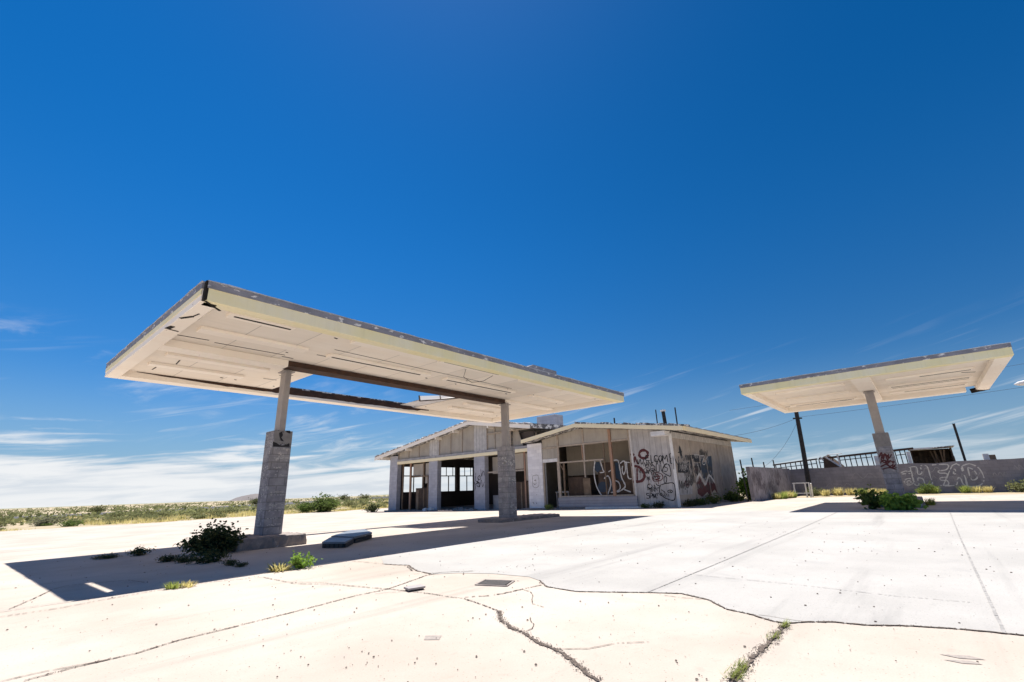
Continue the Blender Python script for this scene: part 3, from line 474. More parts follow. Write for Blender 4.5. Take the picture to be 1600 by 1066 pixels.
def island(t, x0, x1, y0, y1, zb, zt, seed):
    r = random.Random(seed); mb = MB(); n = 22; v = []
    for ring, z in ((0, zb-.1), (0, zb+.1), (.02, zt-.02), (.06, zt)):
        L = []
        for k in range(4*n):
            s_, f = divmod(k, n); f /= n; a = [(x0+f*(x1-x0), y0), (x1, y0+f*(y1-y0)), (x1-f*(x1-x0), y1), (x0, y1-f*(y1-y0))][s_]
            cx, cy = (x0+x1)/2, (y0+y1)/2; q = 1-ring/max(x1-x0, y1-y0)*2
            L.append((cx+(a[0]-cx)*q+r.uniform(-.025, .025), cy+(a[1]-cy)*q+r.uniform(-.02, .02), z+r.uniform(-.02, .012)))
        v.append(L)
    for L in v: mb.v += L
    m_ = 4*n
    mb.f = [(i*m_+k, i*m_+(k+1) % m_, (i+1)*m_+(k+1) % m_, (i+1)*m_+k) for i in range(3) for k in range(m_)]+[tuple(range(3*m_, 4*m_))]
    return mb.build('island_footing', FOOT, t)

# near canopy
t = thing('canopy', 'large flat cream canopy with a roof hole, on two grey block pillars', 'canopy', (10, 13, 0))
U0, U1, V0, V1 = 2.37, 18.75, 9.4, 17.5
HOLE = (6.9, 13.2, 13.52, 17.05)
MB().slab(U0+.04, U1-.04, V0+.04, V1-.04, ZD+.004, ZT-.03, [HOLE, (2.71, 2.86, 9.66, 11.25)]).build('roof_deck', FLAKY, t)
MB().slab(U0+.3, U1-.3, V0+.3, V1-.45, ZS, ZS+.03, [(HOLE[0], HOLE[1], 13.5, V1-.45), (2.74, 2.82, 9.72, 11.2)]).build('soffit', CREAM, t)
# torn hole edges: deck thickness showing
MB().box(HOLE[0]-.04, HOLE[0]-.001, 13.54, 17.04, ZS+.032, ZD+.002).build('hole_edging', CREAMT, t)
MB().box(HOLE[1]+.001, HOLE[1]+.04, 13.54, 17.04, ZS+.032, ZD+.002).build('hole_edging', RUST, t)
fascia_x(t, U0+.06, U1, V0, -1, YELL)
o = fascia_y(t, V0+.1, V1-.01, U0, -1, CREAMT)
MB().box(U0-.012, U0-.002, V0+.1, V1-.01, 4.78, 4.893).build('yellow_band', YELL, o)
fascia_y(t, V0+.302, V1-.452, U1, 1, CREAMT)
fascia_x(t, U0+.301, U1-.001, V1, 1, CREAMT, wid=.45)
# broken corner: dark cracks where the rim has pulled apart
o = MB().box(U0+.02, U0+.075, V0-.004, V0+.3, ZB+.01, ZT+.01).each('corner_gap', DARK, t)
cg = MB()
for a, b, wd in (((U0+.06, V0+.02), (U0+.42, V0+.36), .045), ((U0+.02, V0+1.32), (U0+.16, V0+1.05), .06), ((U0+.16, V0+1.05), (U0+.2, V0+.8), .025), ((U0+.02, V0+2.2), (U0+.06, V0+1.95), .09), ((U0+.06, V0+2.2), (U0+.24, V0+2.25), .04)):
    cg.bar((a[0], a[1], ZB-.003), (b[0], b[1], ZB-.003), wd, .012)
cg.each('crack_gap', DARK, t)
# centre beam: boxed in at the left, stripped to rusted steel between the posts
MB().box(U0+.302, 5.62, 13.0, 13.5, ZB+.002, ZS-.002).build('boxed_beam', CREAMT, t, .01)
b = MB(); b.box(5.625, 14.9, 13.02, 13.1, ZB+.062, ZS-.004); b.box(5.625, 14.9, 12.99, 13.48, ZB+.03, ZB+.06); b.box(5.625, 14.9, 13.101, 13.16, ZB+.062, ZS+.1)
b.build('steel_beam', RUST, t)
MB().box(14.95, U1-.302, 13.03, 13.45, ZS-.06, ZS-.001).build('boxed_beam', CREAMT, t, .01)
# dark torn strip along the rear beam
b = MB(); r_ = random.Random(3); P = []
x = 3.0
while x < 14.2:
    f = min(1, (x-2.9)/2.5); bot = ZS-.012-.095*f*(1 if x < 13.4 else .4)+r_.uniform(-.016, .016)*f; P.append((x, ZD-.004 if 6.9 < x < 13.15 else ZS+.004, bot)); x += r_.uniform(.12, .3)
jag_strip(b, P, lambda a, z: (a, V1-.456, z)); b.build('torn_strip', RUST, t, fix=False)
b = MB(); x = 6.95                       # ragged roofing left on top of the rear beam by the hole
while x < 13.1:
    d = r_.uniform(.15, .5); b.box(x, min(x+d, 13.15), V1-.46, V1-.38, ZD+.001, ZD+r_.uniform(.015, .06)); x += d+.001
b.build('ragged_roofing', RUST, t)
for a in ((3.1, 4.45, 10.1, 10.42, .95), (2.98, 5.45, 11.5, 11.82, None), (5.9, 8.2, 9.95, 10.28, None), (8.7, 11.3, 9.85, 10.2, .95), (6.1, 9.6, 11.55, 11.85, .9), (10.3, 13.9, 11.55, 11.85, .95), (12.4, 14.8, 9.9, 10.2, None), (15.0, 17.4, 10.0, 10.3, None),
          (15.0, 17.4, 11.6, 11.9, None), (3.05, 5.6, 14.2, 14.5, None), (2.98, 5.4, 15.5, 15.8, None), (14.1, 16.9, 14.5, 14.8, None), (14.2, 17.0, 15.6, 15.9, None)):
    fixture(t, *a)
b = MB()
for p, q, wd in (((2.72, 12.55), (3.45, 12.5), .022), ((3.6, 12.6), (5.3, 12.55), .02), ((5.3, 12.72), (5.62, 12.74), .022), ((2.75, 13.9), (2.95, 13.55), .03), ((3.5, 14.9), (3.55, 15.4), .028), ((3.25, 16.1), (3.25, 16.5), .025), ((6.0, 11.2), (13.4, 11.35), .012), ((5.9, 9.82), (14.6, 9.84), .009), ((3.0, 9.86), (5.6, 9.9), .01), ((3.55, 10.35), (3.62, 10.6), .035), ((5.9, 11.95), (6.2, 11.95), .02), ((6.2, 14.9), (6.5, 14.6), .02), ((6.0, 15.6), (6.4, 15.55), .016)):
    b.bar((p[0], p[1], ZS-.003), (q[0], q[1], ZS-.003), wd, .012)
b.each('open_seam', DARK, t)
b = MB(); r_ = random.Random(5)
for k in range(34): x, y = r_.uniform(3, 18), r_.choice([9.9, 10.35, 11.5, 12.2, 14.4, 15.3, 16.4])+r_.uniform(-.1, .1); \
    (b.bar((x, y, ZS-.004), (x+r_.uniform(.03, .09), y+.02, ZS-.004), r_.uniform(.02, .05), .014) if not (HOLE[0] < x < HOLE[1] and y > 13) else None)
b.each('bolt_hole', DARK, t)
MB().tube([(9.9, 10.25, ZS-.08), (10.0, 10.45, ZS-.25), (10.4, 10.5, ZS-.36), (10.9, 10.45, ZS-.25), (11.1, 10.2, ZS-.08)], .008, 5).build('loose_wire', DARK, t)
b = MB(); b.hexa([(11.9, 15.0, 4.70), (13.25, 13.42, 4.80), (13.27, 13.46, 4.80), (11.93, 15.04, 4.70)], [(11.95, 15.12, 4.93), (13.3, 13.5, 4.90), (13.32, 13.54, 4.90), (11.98, 15.16, 4.93)])
b.build('hanging_soffit_sheet', CREAMT, t)
b = MB(); b.bar((11.88, 14.97, 4.69), (13.24, 13.40, 4.785), .05, .035); b.bar((11.9, 15.0, 4.70), (11.95, 15.12, 4.94), .05); b.bar((12.45, 14.36, 4.735), (12.5, 14.46, 4.92), .03); b.each('sheet_edge', RUST, t)
b = MB(); b.hexa([(12.3, 14.9, 4.86), (13.19, 13.9, 4.86), (13.19, 16.9, 4.86), (12.3, 16.9, 4.86)], [(12.2, 14.9, 4.875), (13.19, 13.9, 4.875), (13.19, 16.9, 4.875), (12.4, 16.9, 4.875)])
b.build('hanging_roof_sheet', RIM, t)
b = MB(); b.box(12.35, 13.75, 9.46, 9.75, ZT+.03, 5.21); b.hexa([(12.0, 9.46, ZT+.022), (12.349, 9.46, ZT+.022), (12.349, 9.75, ZT+.022), (12.0, 9.75, ZT+.022)], [(12.0, 9.46, ZT+.03), (12.349, 9.46, 5.20), (12.349, 9.75, 5.20), (12.0, 9.75, ZT+.03)])
b.build('roof_curb', FLASH, t, .02)
p1 = pillar(t, 5.59, 13.3, .2, 2.9, .5, .55, BLOCK, 0)
strokes('p1cream', 'y', 13.3).build('cream_patch', BLOCKW, p1, fix=False)
mb = MB().face((5.6, 13.296, 2.55), (6.085, 13.296, 2.52), (6.085, 13.296, 2.895), (5.6, 13.296, 2.895)); mb.build('grey_patch', mat('dull_grey_paint', (.27, .255, .25), (.2, .19, .19), vs=4, peel=(10, .62, .67), peelcol=(.05, .045, .045)), p1, fix=False)
mb = MB()
for i, (wd, pts) in enumerate(GRAF['p1blot']): mb.face(*[(x, 13.2915, z) for x, z in pts])
for k in range(30):
    x, z = rng.uniform(5.6, 6.05), rng.choice([2.52, 2.88, 2.55])+rng.uniform(-.04, .015); s_ = rng.uniform(.01, .04); mb.face((x, 13.2918-.0001*k, z), (x+s_, 13.2918-.0001*k, z-.01), (x+s_*.7, 13.2918-.0001*k, z+s_*.6))
mb.build('black_blot', BLK, p1, fix=False)
mb = MB()
for z0, n in ((1.27, 22), (1.2, 12), (.95, 20), (.88, 12), (.8, 8), (1.7, 12), (1.9, 12), (2.15, 14), (.45, 10), (.62, 8), (2.4, 10)):
    for k in range(n):
        x = rng.uniform(5.65, 6.03); z = z0+rng.uniform(-.02, .02); a = rng.uniform(.015, .05); mb.face((x, 13.2966, z), (x+a, 13.2966, z-.004), (x+a, 13.2966, z+.012), (x, 13.2966, z+.014))
for k in range(150):
    y = rng.uniform(13.3, 13.8); z = rng.uniform(.4, 2.8); a = rng.uniform(.01, .05); mb.face((5.5865, y, z), (5.5865, y+a, z+.01), (5.5865, y+a*.8, z+a*.7), (5.5865, y, z+.03))
tag(mb.build('paint_fleck', WHT, p1, fix=False), kind='stuff')
island(t, 4.75, 6.45, 12.62, 14.15, gz(13), .225, 1)
p2 = pillar(t, 14.75, 12.85, .06, 2.85, .5, .55, BLOCKW, 0)
mb = MB()
for k in range(26):
    y, z = 12.86+rng.uniform(0, .22), 2.2+rng.gauss(0, .09); a = rng.uniform(.02, .09); mb.face((14.746, y, z), (14.746, y+a, z-.02), (14.746, y+a, z+a*.6), (14.746, y, z+a*.5))
for k in range(60):
    x, z = 14.76+rng.uniform(0, .42), rng.choice([2.2, 2.2, 2.15, .4, .5, 1.5])+rng.gauss(0, .07); a = rng.uniform(.01, .07); mb.face((x, 12.846, z), (x+a, 12.846, z-.02), (x+a, 12.846, z+a*.6), (x, 12.846, z+a*.5))
tag(mb.build('paint_fleck', WHT, p2, fix=False), kind='stuff')
island(t, 13.9, 17.6, 12.45, 13.75, gz(13), .075, 2)

# far canopy at the right, turned with its long side along y
t = thing('canopy', 'smaller flat cream canopy on a single tagged pillar at the right, before the boundary wall', 'canopy', (25, 1.1, 0))
U0, U1, V0, V1 = 21.15, 29.45, -2.95, 5.2
MB().slab(U0+.04, U1-.04, V0+.04, V1-.04, ZD+.004, ZT-.03).build('roof_deck', FLAKY, t)
MB().slab(U0+.3, U1-.45, V0+.3, V1-.3, ZS, ZS+.03).build('soffit', CREAM, t)
fascia_y(t, V0, V1, U0, -1, YELL); fascia_y(t, V0+.75, V1, U1, 1, CREAMT, .45)
fascia_x(t, U0+.301, U1-.001, V0, -1, CREAMT, wid=.42); fascia_x(t, U0+.301, U1-.452, V1, 1, CREAMT)
b = MB(); b.bar((U1-.5, V0+.45, ZB-.01), (U1-.1, V0+.2, ZB-.012), .12, .05); b.bar((U1-.15, V0-.02, ZB+.1), (U1-.12, V0+.6, ZB+.02), .08, .2); b.each('broken_corner', DARK, t)
MB().box(U0+.301, U1-.452, .82, 1.42, ZB+.03, ZS-.002).build('boxed_beam', CREAMT, t, .01)
for a in ((23.2, 23.5, 1.75, 4.3, None), (25.4, 25.7, 1.75, 4.3, None), (27.7, 28.0, 1.75, 4.6, .9), (23.6, 23.9, -2.2, .4, .6), (25.5, 25.8, -2.25, .4, .97), (27.4, 27.7, -2.2, .45, .8)): fixture(t, *a)
b = MB(); b.bar((28.3, 4.9, ZS-.003), (28.6, 2.0, ZS-.003), .03, .012); b.bar((26.5, -2.2, ZS-.003), (26.5, .3, ZS-.003), .02, .012); b.bar((24.6, -1.9, ZS-.003), (24.9, -2.3, ZS-.003), .05, .012); b.each('open_seam', DARK, t)
p3 = pillar(t, 25, .83, .2, 2.86, .5, .54, BLOCK, 0)
mb = MB().face((24.996, .84, 1.25), (24.996, 1.36, 1.25), (24.996, 1.3, 2.05), (24.996, .84, 2.15)); mb.build('pale_patch', BLOCKW, p3, fix=False)
mb = MB().face((24.996, .84, 2.3), (24.996, 1.36, 2.3), (24.996, 1.36, 2.85), (24.996, .84, 2.85)); mb.build('grey_patch', MATS['dull_grey_paint'], p3, fix=False)
strokes('p3tag', 'x', 24.992, wm=1.).build('graffiti', RED, p3, fix=False)
isl = island(t, 22.95, 27.2, .35, 1.85, 0, .26, 4)
mb = MB()
for k in range(60):
    y, z = rng.uniform(.36, .9), rng.uniform(.03, .22); a = rng.uniform(.02, .12); mb.face((22.915, y, z), (22.915, y+a, z), (22.915, y+a*.8, z+a*.6), (22.915, y, z+a*.4))
tag(mb.build('paint_fleck', WHT, isl, fix=False), kind='stuff')
# ------------------------------------------------------------------ gas station building: garage (left) and office (right)
bld = thing('station_building', 'derelict low gas station with garage bays, broken office window and graffiti covered boards', 'building', (25.5, 22, -.1))
GX = 25.5                                     # garage front
def grake(y): return 6.02-(y-25.6)*.1545 if y > 25.6 else 6.02-(25.6-y)*.155       # underside of garage roof
def piece(name, mb, m, par=bld, bevel=0, fix=True, label=None): return mb.build(name, m, par, bevel, fix, label)
roof = piece('garage_roof', MB().prism_x([(37.65, grake(37.65)), (25.6, 6.02), (17.2, grake(17.2)), (17.2, grake(17.2)+.3), (25.6, 6.32), (37.65, grake(37.65)+.3)], 24.95, 37.2), FLAKY)
mb = MB()
for y0, y1 in ((37.68, 34.8), (34.798, 30.8), (30.798, 25.6), (25.598, 21.0), (20.998, 19.6)):
    mb.hexa([(24.9, y0, grake(y0)-.06), (24.948, y0, grake(y0)-.06), (24.948, y1, grake(y1)-.06), (24.9, y1, grake(y1)-.06)], [(24.9, y0, grake(y0)+.2), (24.948, y0, grake(y0)+.2), (24.948, y1, grake(y1)+.2), (24.9, y1, grake(y1)+.2)])
piece('rake_board', mb, CREAMT, roof)
mb = MB(); r_ = random.Random(9)
y = 37.6
while y > 19.7:      # curled, broken roofing along the rake
    d = r_.uniform(.1, .4); h = r_.uniform(.02, .14)
    mb.hexa([(24.86, y, grake(y)+.21), (25.3, y, grake(y)+.21), (25.3, y-d, grake(y-d)+.21), (24.86, y-d, grake(y-d)+.21)], [(24.88, y, grake(y)+.24+h), (25.3, y, grake(y)+.3+h*.5), (25.3, y-d, grake(y-d)+.3+h*.5), (24.84+r_.uniform(0, .1), y-d, grake(y-d)+.24+h*r_.uniform(.3, 1))]); y -= d+r_.uniform(0, .12)
piece('broken_roof_edge', mb, mat('pale_flaky_edge', (.42, .38, .36), (.22, .2, .2), vs=7, peel=(5, .5, .56), peelcol=(.72, .66, .6)), roof)
mb = MB()
for y in (36.6, 33.2, 29.4, 27.3, 23.6, 21.6): mb.bar((24.96, y, grake(y)-.11), (37, y, grake(y)-.11), .12, .2)
mb.each('rafter', CREAMT, roof)
gp = [(36.1, 35.0), (30.75, 29.7), (25.55, 24.45)]
for i, (y1, y0) in enumerate(gp):
    o = piece('pier', MB().box(GX, GX+.42, y0, y1, -.4, 3.6 if i else grake(36.1)-.05), GPIER, bevel=.012)
    if i == 2: strokes('pillartag', 'x', GX).build('graffiti', BLK, o, fix=False)
lin = piece('lintel', MB().box(GX-.06, GX+.3, 20.1, 34.99, 3.6, 3.83), YELLR, bevel=.01)
MB().box(GX-.02, GX+.28, 20.1, 34.99, 3.831, 4.0).build('upper_band', LINT, lin)
sections = [(35.0, 30.76, 'p'), (30.75, 29.6, 'b'), (29.59, 25.56, 'p'), (25.55, 24.25, 'b'), (24.24, 21.9, 'p')]
for y1, y0, k in sections:
    x_ = GX+.12 if k == 'p' else GX+.02
    pts = [(y0, 4.002), (y1, 4.002), (y1, grake(y1)-.002)]+([(25.6, 6.018)] if y0 < 25.6 < y1 else [])+[(y0, grake(y0)-.002)]
    o = piece('clerestory_panel' if k == 'p' else 'board_panel', MB().prism_x(pts, x_, x_+.05), CLER if k == 'p' else BOARDW)
    if k == 'p':
        mb = MB(); n = 3; 
        for i in range(n+1):
            y = y0+.03+(y1-y0-.06)*i/n; mb.box(x_-.06, x_-.002, y-.025, y+.025, 4.003, grake(y)-.01)
        mb.each('mullion', WFRAME, o)
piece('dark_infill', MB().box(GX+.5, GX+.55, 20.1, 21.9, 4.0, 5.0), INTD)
piece('leaning_board', MB().hexa([(GX+.2, 20.9, 4.0), (GX+.26, 20.9, 4.0), (GX+.26, 21.9, 4.0), (GX+.2, 21.9, 4.0)], [(GX+.3, 21.4, 5.2), (GX+.36, 21.4, 5.2), (GX+.36, 21.9, 5.28), (GX+.3, 21.9, 5.28)]), BEIGE)
piece('clerestory_trim', MB().box(GX-.02, GX+.1, 19.9, 24.2, 5.12, 5.2), WFRAME)
# garage shell: left wall pierced by steel sash windows, rear wall, floor
wins = [(26.85, 29.15, 1.22, 3.55), (31.25, 33.3, 1.18, 3.55), (33.75, 35.8, 1.18, 3.55)]
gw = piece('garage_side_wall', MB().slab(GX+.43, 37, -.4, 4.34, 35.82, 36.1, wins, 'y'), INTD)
for (a, b, z0, z1) in wins:
    mb = MB(); n = 2; y_ = 35.95
    mb.bar((a, y_, z0+.03), (b, y_, z0+.03), .07); mb.bar((a, y_, z1-.03), (b, y_, z1-.03), .07); mb.bar((a, y_, 2.68), (b, y_, 2.68), .09)
    for x in (a+.03, b-.03): mb.bar((x, y_, z0), (x, y_, z1), .07)
    mb.bar(((a+b)/2+.05, y_+.002, z0), ((a+b)/2+.05, y_+.002, 2.68), .07); 
    for f in (.38, .8): mb.bar((a+(b-a)*f, y_+.003, 2.68), (a+(b-a)*f, y_+.003, z1), .055)
    mb.build('window_frame', POLE, gw)
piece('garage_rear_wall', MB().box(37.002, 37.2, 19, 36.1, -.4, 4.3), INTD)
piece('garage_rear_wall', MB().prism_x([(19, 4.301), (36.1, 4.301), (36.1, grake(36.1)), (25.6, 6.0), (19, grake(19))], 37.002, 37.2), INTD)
piece('partition_wall', MB().box(GX+.6, 37, 19.95, 20.1, -.4, 4.9), INT)
piece('garage_floor', MB().box(GX-.4, 37, 20.1, 36.1, -.45, -.16), FOOT)
# bay 1: timber post, board, old door leaf
f1 = piece('bay_frame', MB().box(25.62, 25.74, 33.25, 33.42, -.25, 3.6), RFRAME)
mb = MB(); mb.box(25.64, 25.72, 31.0, 33.249, 2.42, 2.52); mb.box(25.64, 25.72, 31.62, 31.72, 1.6, 2.419); mb.box(25.64, 25.72, 31.0, 31.08, -.2, 2.419); mb.box(25.64, 25.72, 31.55, 31.66, 2.521, 3.6); mb.each('sash_bar', BROWN2, f1)
MB().box(25.76, 25.8, 31.7, 33.1, 2.56, 3.5).build('beige_board', BEIGE, f1); MB().box(25.77, 25.8, 31.0, 31.5, 1.9, 3.5).build('beige_board', CLER, f1)
MB().box(25.7, 25.75, 31.1, 32.62, -.25, 1.55).build('door_leaf', BROWN, f1)
mb = MB(); mb.box(25.66, 25.698, 31.5, 31.58, -.25, 1.5); mb.box(25.66, 25.698, 32.2, 32.5, -.25, 1.4); mb.each('door_rail', BROWN2, f1)
piece('bay_frame', MB().box(25.8, 25.9, 34.55, 34.66, -.25, 3.6), BROWN2)
# bay 3: half boarded behind the second pillar
f3 = piece('bay_frame', MB().box(25.62, 25.72, 20.72, 20.84, -.2, 3.6), RFRAME)
MB().box(25.64, 25.7, 20.841, 24.3, 2.35, 2.45).build('sash_bar', WFRAME, f3)
MB().box(25.66, 25.7, 20.9, 21.7, 2.5, 3.55).build('beige_board', BEIGE, f3); MB().box(25.66, 25.7, 20.15, 20.7, 1.7, 3.5).build('beige_board', BEIGE, f3)
MB().box(25.66, 25.7, 20.15, 21.75, -.2, 1.65).build('boarded_door', BROWN, f3)
mb = MB(); mb.box(25.63, 25.659, 20.5, 20.58, -.2, 1.6); mb.box(25.63, 25.659, 21.1, 21.2, -.2, 1.6); mb.each('door_rail', BROWN2, f3)
MB().box(26.2, 26.26, 22.4, 24.3, 2.3, 3.5).build('beige_board', CLER, f3)
MB().box(26.3, 26.36, 22.2, 24.4, -.2, .8).build('low_panel', LINT, f3)

# office
OX, OY0, OY1 = 25.0, 10.05, 20.0
def orf(y): return 4.66-(15.65-y)*.132 if y < 15.65 else 4.66-(y-15.65)*.142           # underside of office roof
ro = piece('office_roof', MB().prism_x([(19.85, orf(19.85)), (15.65, 4.66), (9.05, orf(9.05)), (9.05, orf(9.05)+.19), (15.65, 4.85), (19.85, orf(19.85)+.19)], 24.26, 37.1), FLAKY)
mb = MB()
for y0, y1 in ((19.87, 15.65), (15.648, 12.3), (12.298, 9.03)):
    mb.hexa([(24.2, y0, orf(y0)-.03), (24.258, y0, orf(y0)-.03), (24.258, y1, orf(y1)-.03), (24.2, y1, orf(y1)-.03)], [(24.2, y0, orf(y0)+.19), (24.258, y0, orf(y0)+.19), (24.258, y1, orf(y1)+.19), (24.2, y1, orf(y1)+.19)])
mb.build('front_fascia', YELLR, ro, 0); 
o = MB(); o.box(24.262, 37.1, 9.0, 9.048, orf(9.05)-.03, orf(9.05)+.19); o = o.build('side_fascia', YELLR, ro)
mb = MB(); r_ = random.Random(21); y = 15.6
while y > 9.2:
    d = r_.uniform(.15, .5); h = r_.uniform(.05, .13); mb.hexa([(24.23, y, orf(y)+.192), (24.7, y, orf(y)+.192), (24.7, y-d, orf(y-d)+.192), (24.23, y-d, orf(y-d)+.192)], [(24.23, y, orf(y)+.2+h), (24.7, y, orf(y)+.2+h), (24.7, y-d, orf(y-d)+.2+h), (24.23, y-d, orf(y-d)+.2+h*r_.uniform(.6, 1.1))]); y -= d
mb.build('torn_roof_felt', FLAKY, ro)
mb = MB()
for i in range(60): x = 24.3+i*.21; mb.box(x, x+.2, 9.0, 9.3, orf(9.05)+.192, orf(9.05)+.2+r_.uniform(.01, .05))
mb.build('gravel_edge', mat('roof_gravel', (.36, .33, .31), (.2, .18, .17), vs=20), ro)
op = piece('pier', MB().box(OX, OX+.42, 18.8, 20.0, -.35, orf(20)-.02), WPIER, bevel=.012)
mb = MB()
for i, (wd, pts) in enumerate(GRAF['stencil']): ribbon(mb, pts, wd, 'x', OX, -1, i*3)
mb.build('stencil', mat('faded_paint', (.26, .22, .2), vs=5), op, fix=False)
def wallpoly(y0, y1, z0): return [(y0, z0), (y1, z0), (y1, orf(y1)-.003)]+([(15.65, 4.657)] if y0 < 15.65 < y1 else [])+[(y0, orf(y0)-.003)]
fw_ = piece('boarded_front_wall', MB().prism_x(wallpoly(10.05, 12.45, -.2), OX, OX+.12), BOARDF)
mb = strokes('red', 'x', OX, -1)
r_ = random.Random(8)
for k in range(12): y, z = r_.uniform(10.9, 12.3), r_.choice([1.45, 2.2, 1.9])+r_.uniform(-.1, .1); ribbon(mb, [(y, z), (y+.005, z-r_.uniform(.1, .35))], .018, 'x', OX-.010, -1, k)
mb.build('graffiti', RED, fw_, fix=False)
mb = strokes('black', 'x', OX-.008, -1); mb.build('graffiti', BLK, fw_, fix=False)
r_ = random.Random(33); mb = MB()
for k in range(9): scribble(mb, r_, r_.uniform(10.4, 12.2), r_.uniform(.5, 2.6), r_.uniform(.3, .8), r_.uniform(.15, .45), r_.randint(5, 10), r_.uniform(.035, .06), 'x', OX-.001, k)
mb.build('graffiti', mat('faded_black_spray', (.05, .048, .05), (.12, .11, .1), vs=6), fw_, fix=False)
MB().box(OX-.03, OX-.002, 9.98, 10.14, -.1, 3.75).build('corner_batten', WPAINT, fw_)
MB().box(OX-.03, OX-.002, 12.35, 12.46, -.1, orf(12.4)-.05).build('corner_batten', BOARDW, fw_)
MB().box(24.3, 24.99, 10.06, 10.85, 3.62, 3.86).build('eave_box', WPAINT, fw_)
sw = piece('boarded_side_wall', MB().box(OX+.001, 35.6, OY0, OY0+.12, -.2, 3.86), PLY)
MB().box(OX+.05, 35.55, OY0-.05, OY0-.002, 3.52, 3.84).build('frieze_board', BOARDW, sw)
for key, m in (('poly_pale', PALE), ('poly_black', BLK), ('poly_blue', NAVY), ('poly_red', RED)): strokes(key, 'y', OY0).build('graffiti', m, sw, fix=False)
mb = MB()
for pts in ([(25.5, 2.2), (26.1, 2.28), (26.7, 2.22), (27.22, 2.32), (27.1, 2.0), (27.03, 1.74), (26.3, 1.68), (25.36, 1.72), (25.42, 1.95)], [(25.92, 2.95), (26.05, 3.2), (26.2, 2.95), (26.28, 2.5), (26.05, 2.42)], [(27.44, 2.63), (28.04, 2.66), (27.98, 2.5), (27.6, 2.45), (27.62, 2.05), (27.85, 1.9), (27.2, 1.88)]): mb.face(*[(x, OY0-.0045, z) for x, z in pts])
mb.build('graffiti', BLK, sw, fix=False)
r2 = random.Random(44); mb = MB()
for k in range(9): scribble(mb, r2, r2.uniform(25.5, 27.3), r2.uniform(1.8, 2.5), r2.uniform(.5, 1.1), r2.uniform(.25, .5), r2.randint(5, 9), .035, 'y', OY0-.016, k)
for k in range(12): scribble(mb, r2, r2.uniform(27.0, 31.2), r2.uniform(.8, 2.7), r2.uniform(.4, .9), r2.uniform(.2, .5), r2.randint(4, 8), .04, 'y', OY0-.016, k+9)
mb.build('graffiti', PALE, sw, fix=False)
strokes('sideblack', 'y', OY0-.006).build('graffiti', BLK, sw, fix=False); strokes('sidewhite', 'y', OY0-.012).build('graffiti', WHT, sw, fix=False)
r_ = random.Random(31); mb = MB()
for k in range(22): scribble(mb, r_, r_.uniform(25.6, 30.6), r_.uniform(.8, 2.9), r_.uniform(.5, 1.3), r_.uniform(.25, .6), r_.randint(6, 12), r_.uniform(.05, .12), 'y', OY0-.002, k)
mb.build('graffiti', mat('faded_black_spray', (.03, .03, .033), (.09, .08, .075), vs=6), sw, fix=False)
mb = MB()
for k in range(5): scribble(mb, r_, r_.uniform(26, 31.5), r_.uniform(.7, 2.4), r_.uniform(.5, 1.1), r_.uniform(.2, .5), r_.randint(5, 9), .05, 'y', OY0-.004, k)
for k in range(14): x, z = r_.uniform(28.6, 31.4), r_.uniform(.6, 1.2); ribbon(mb, [(x, z), (x+.01, z-r_.uniform(.1, .4))], .02, 'y', OY0-.013, -1, k)
mb.build('graffiti', RED, sw, fix=False)
mb = MB()
for x in (27.6, 30.0, 32.4): mb.box(x, x+.06, OY0-.022, OY0-.002, -.1, 3.5)
mb.each('batten', PLY, sw)
MB().box(35.601, 35.66, OY0-.03, OY0+.14, -.2, 3.8).build('corner_batten', WFRAME, sw)
piece('office_rear_wall', MB().prism_x(wallpoly(10.2, 19.9, -.3), 35.4, 35.55), INT)
piece('office_floor', MB().box(24.6, 35.4, 10.2, 19.95, -.4, -.05), FOOT)
piece('office_ceiling', MB().hexa([(25.5, 10.2, 3.7), (35.3, 10.2, 3.7), (35.3, 15.65, 4.35), (25.5, 15.65, 4.35)], [(25.5, 10.2, 3.75), (35.3, 10.2, 3.75), (35.3, 15.65, 4.4), (25.5, 15.65, 4.4)]), BEIGE)
piece('inner_wall', MB().box(27.6, 27.7, 13.2, 18.6, 1.9, 4.2), BEIGE)
iw = piece('inner_wall', MB().box(28.2, 28.3, 12.3, 18.6, -.05, 1.9), BROWN)
# shop window
wf = piece('window_frame', MB().box(OX+.02, OX+.12, 17.46, 17.58, .03, orf(17.5)-.01), WFRAME)
mb = MB(); mb.box(OX+.03, OX+.11, 15.55, 15.66, 2.71, 4.6); mb.box(OX+.035, OX+.1, 15.6, 15.68, 1.7, 2.619)
mb.box(OX+.03, OX+.11, 12.48, 12.58, .6, orf(12.5)-.02); mb.each('mullion', WFRAME, wf)
MB().box(OX, OX+.13, 13.68, 13.84, .58, orf(13.7)-.02).build('mullion', RFRAME, wf)
MB().box(OX+.04, OX+.1, 15.7, 15.76, 2.7, 3.62).build('mullion', RFRAME, wf)
mb = MB(); mb.box(OX+.025, OX+.115, 13.85, 17.45, 3.62, 3.72); mb.box(OX+.025, OX+.115, 12.58, 13.67, 3.62, 3.72); mb.box(OX+.03, OX+.1, 14.3, 17.45, 2.62, 2.7); mb.box(OX+.03, OX+.1, 12.5, 17.46, .575, .66); mb.each('transom', WFRAME, wf)
mb = MB(); mb.bar((OX+.08, 17.2, .65), (OX+.06, 17.15, 2.62), .08); mb.bar((OX+.1, 17.16, 2.1), (OX+.1, 17.45, 2.55), .06); mb.bar((OX+.2, 14.35, .65), (OX+.2, 14.3, 3.6), .06); mb.each('brace', BROWN2, wf)
mb = MB()
for y0, y1 in ((17.44, 15.68), (15.54, 13.86), (13.66, 12.6)):
    a, b = min(y0, y1), max(y0, y1); mb.prism_x([(a, 3.725), (b, 3.725), (b, orf(b)-.02), (a, orf(a)-.02)], OX+.06, OX+.075)
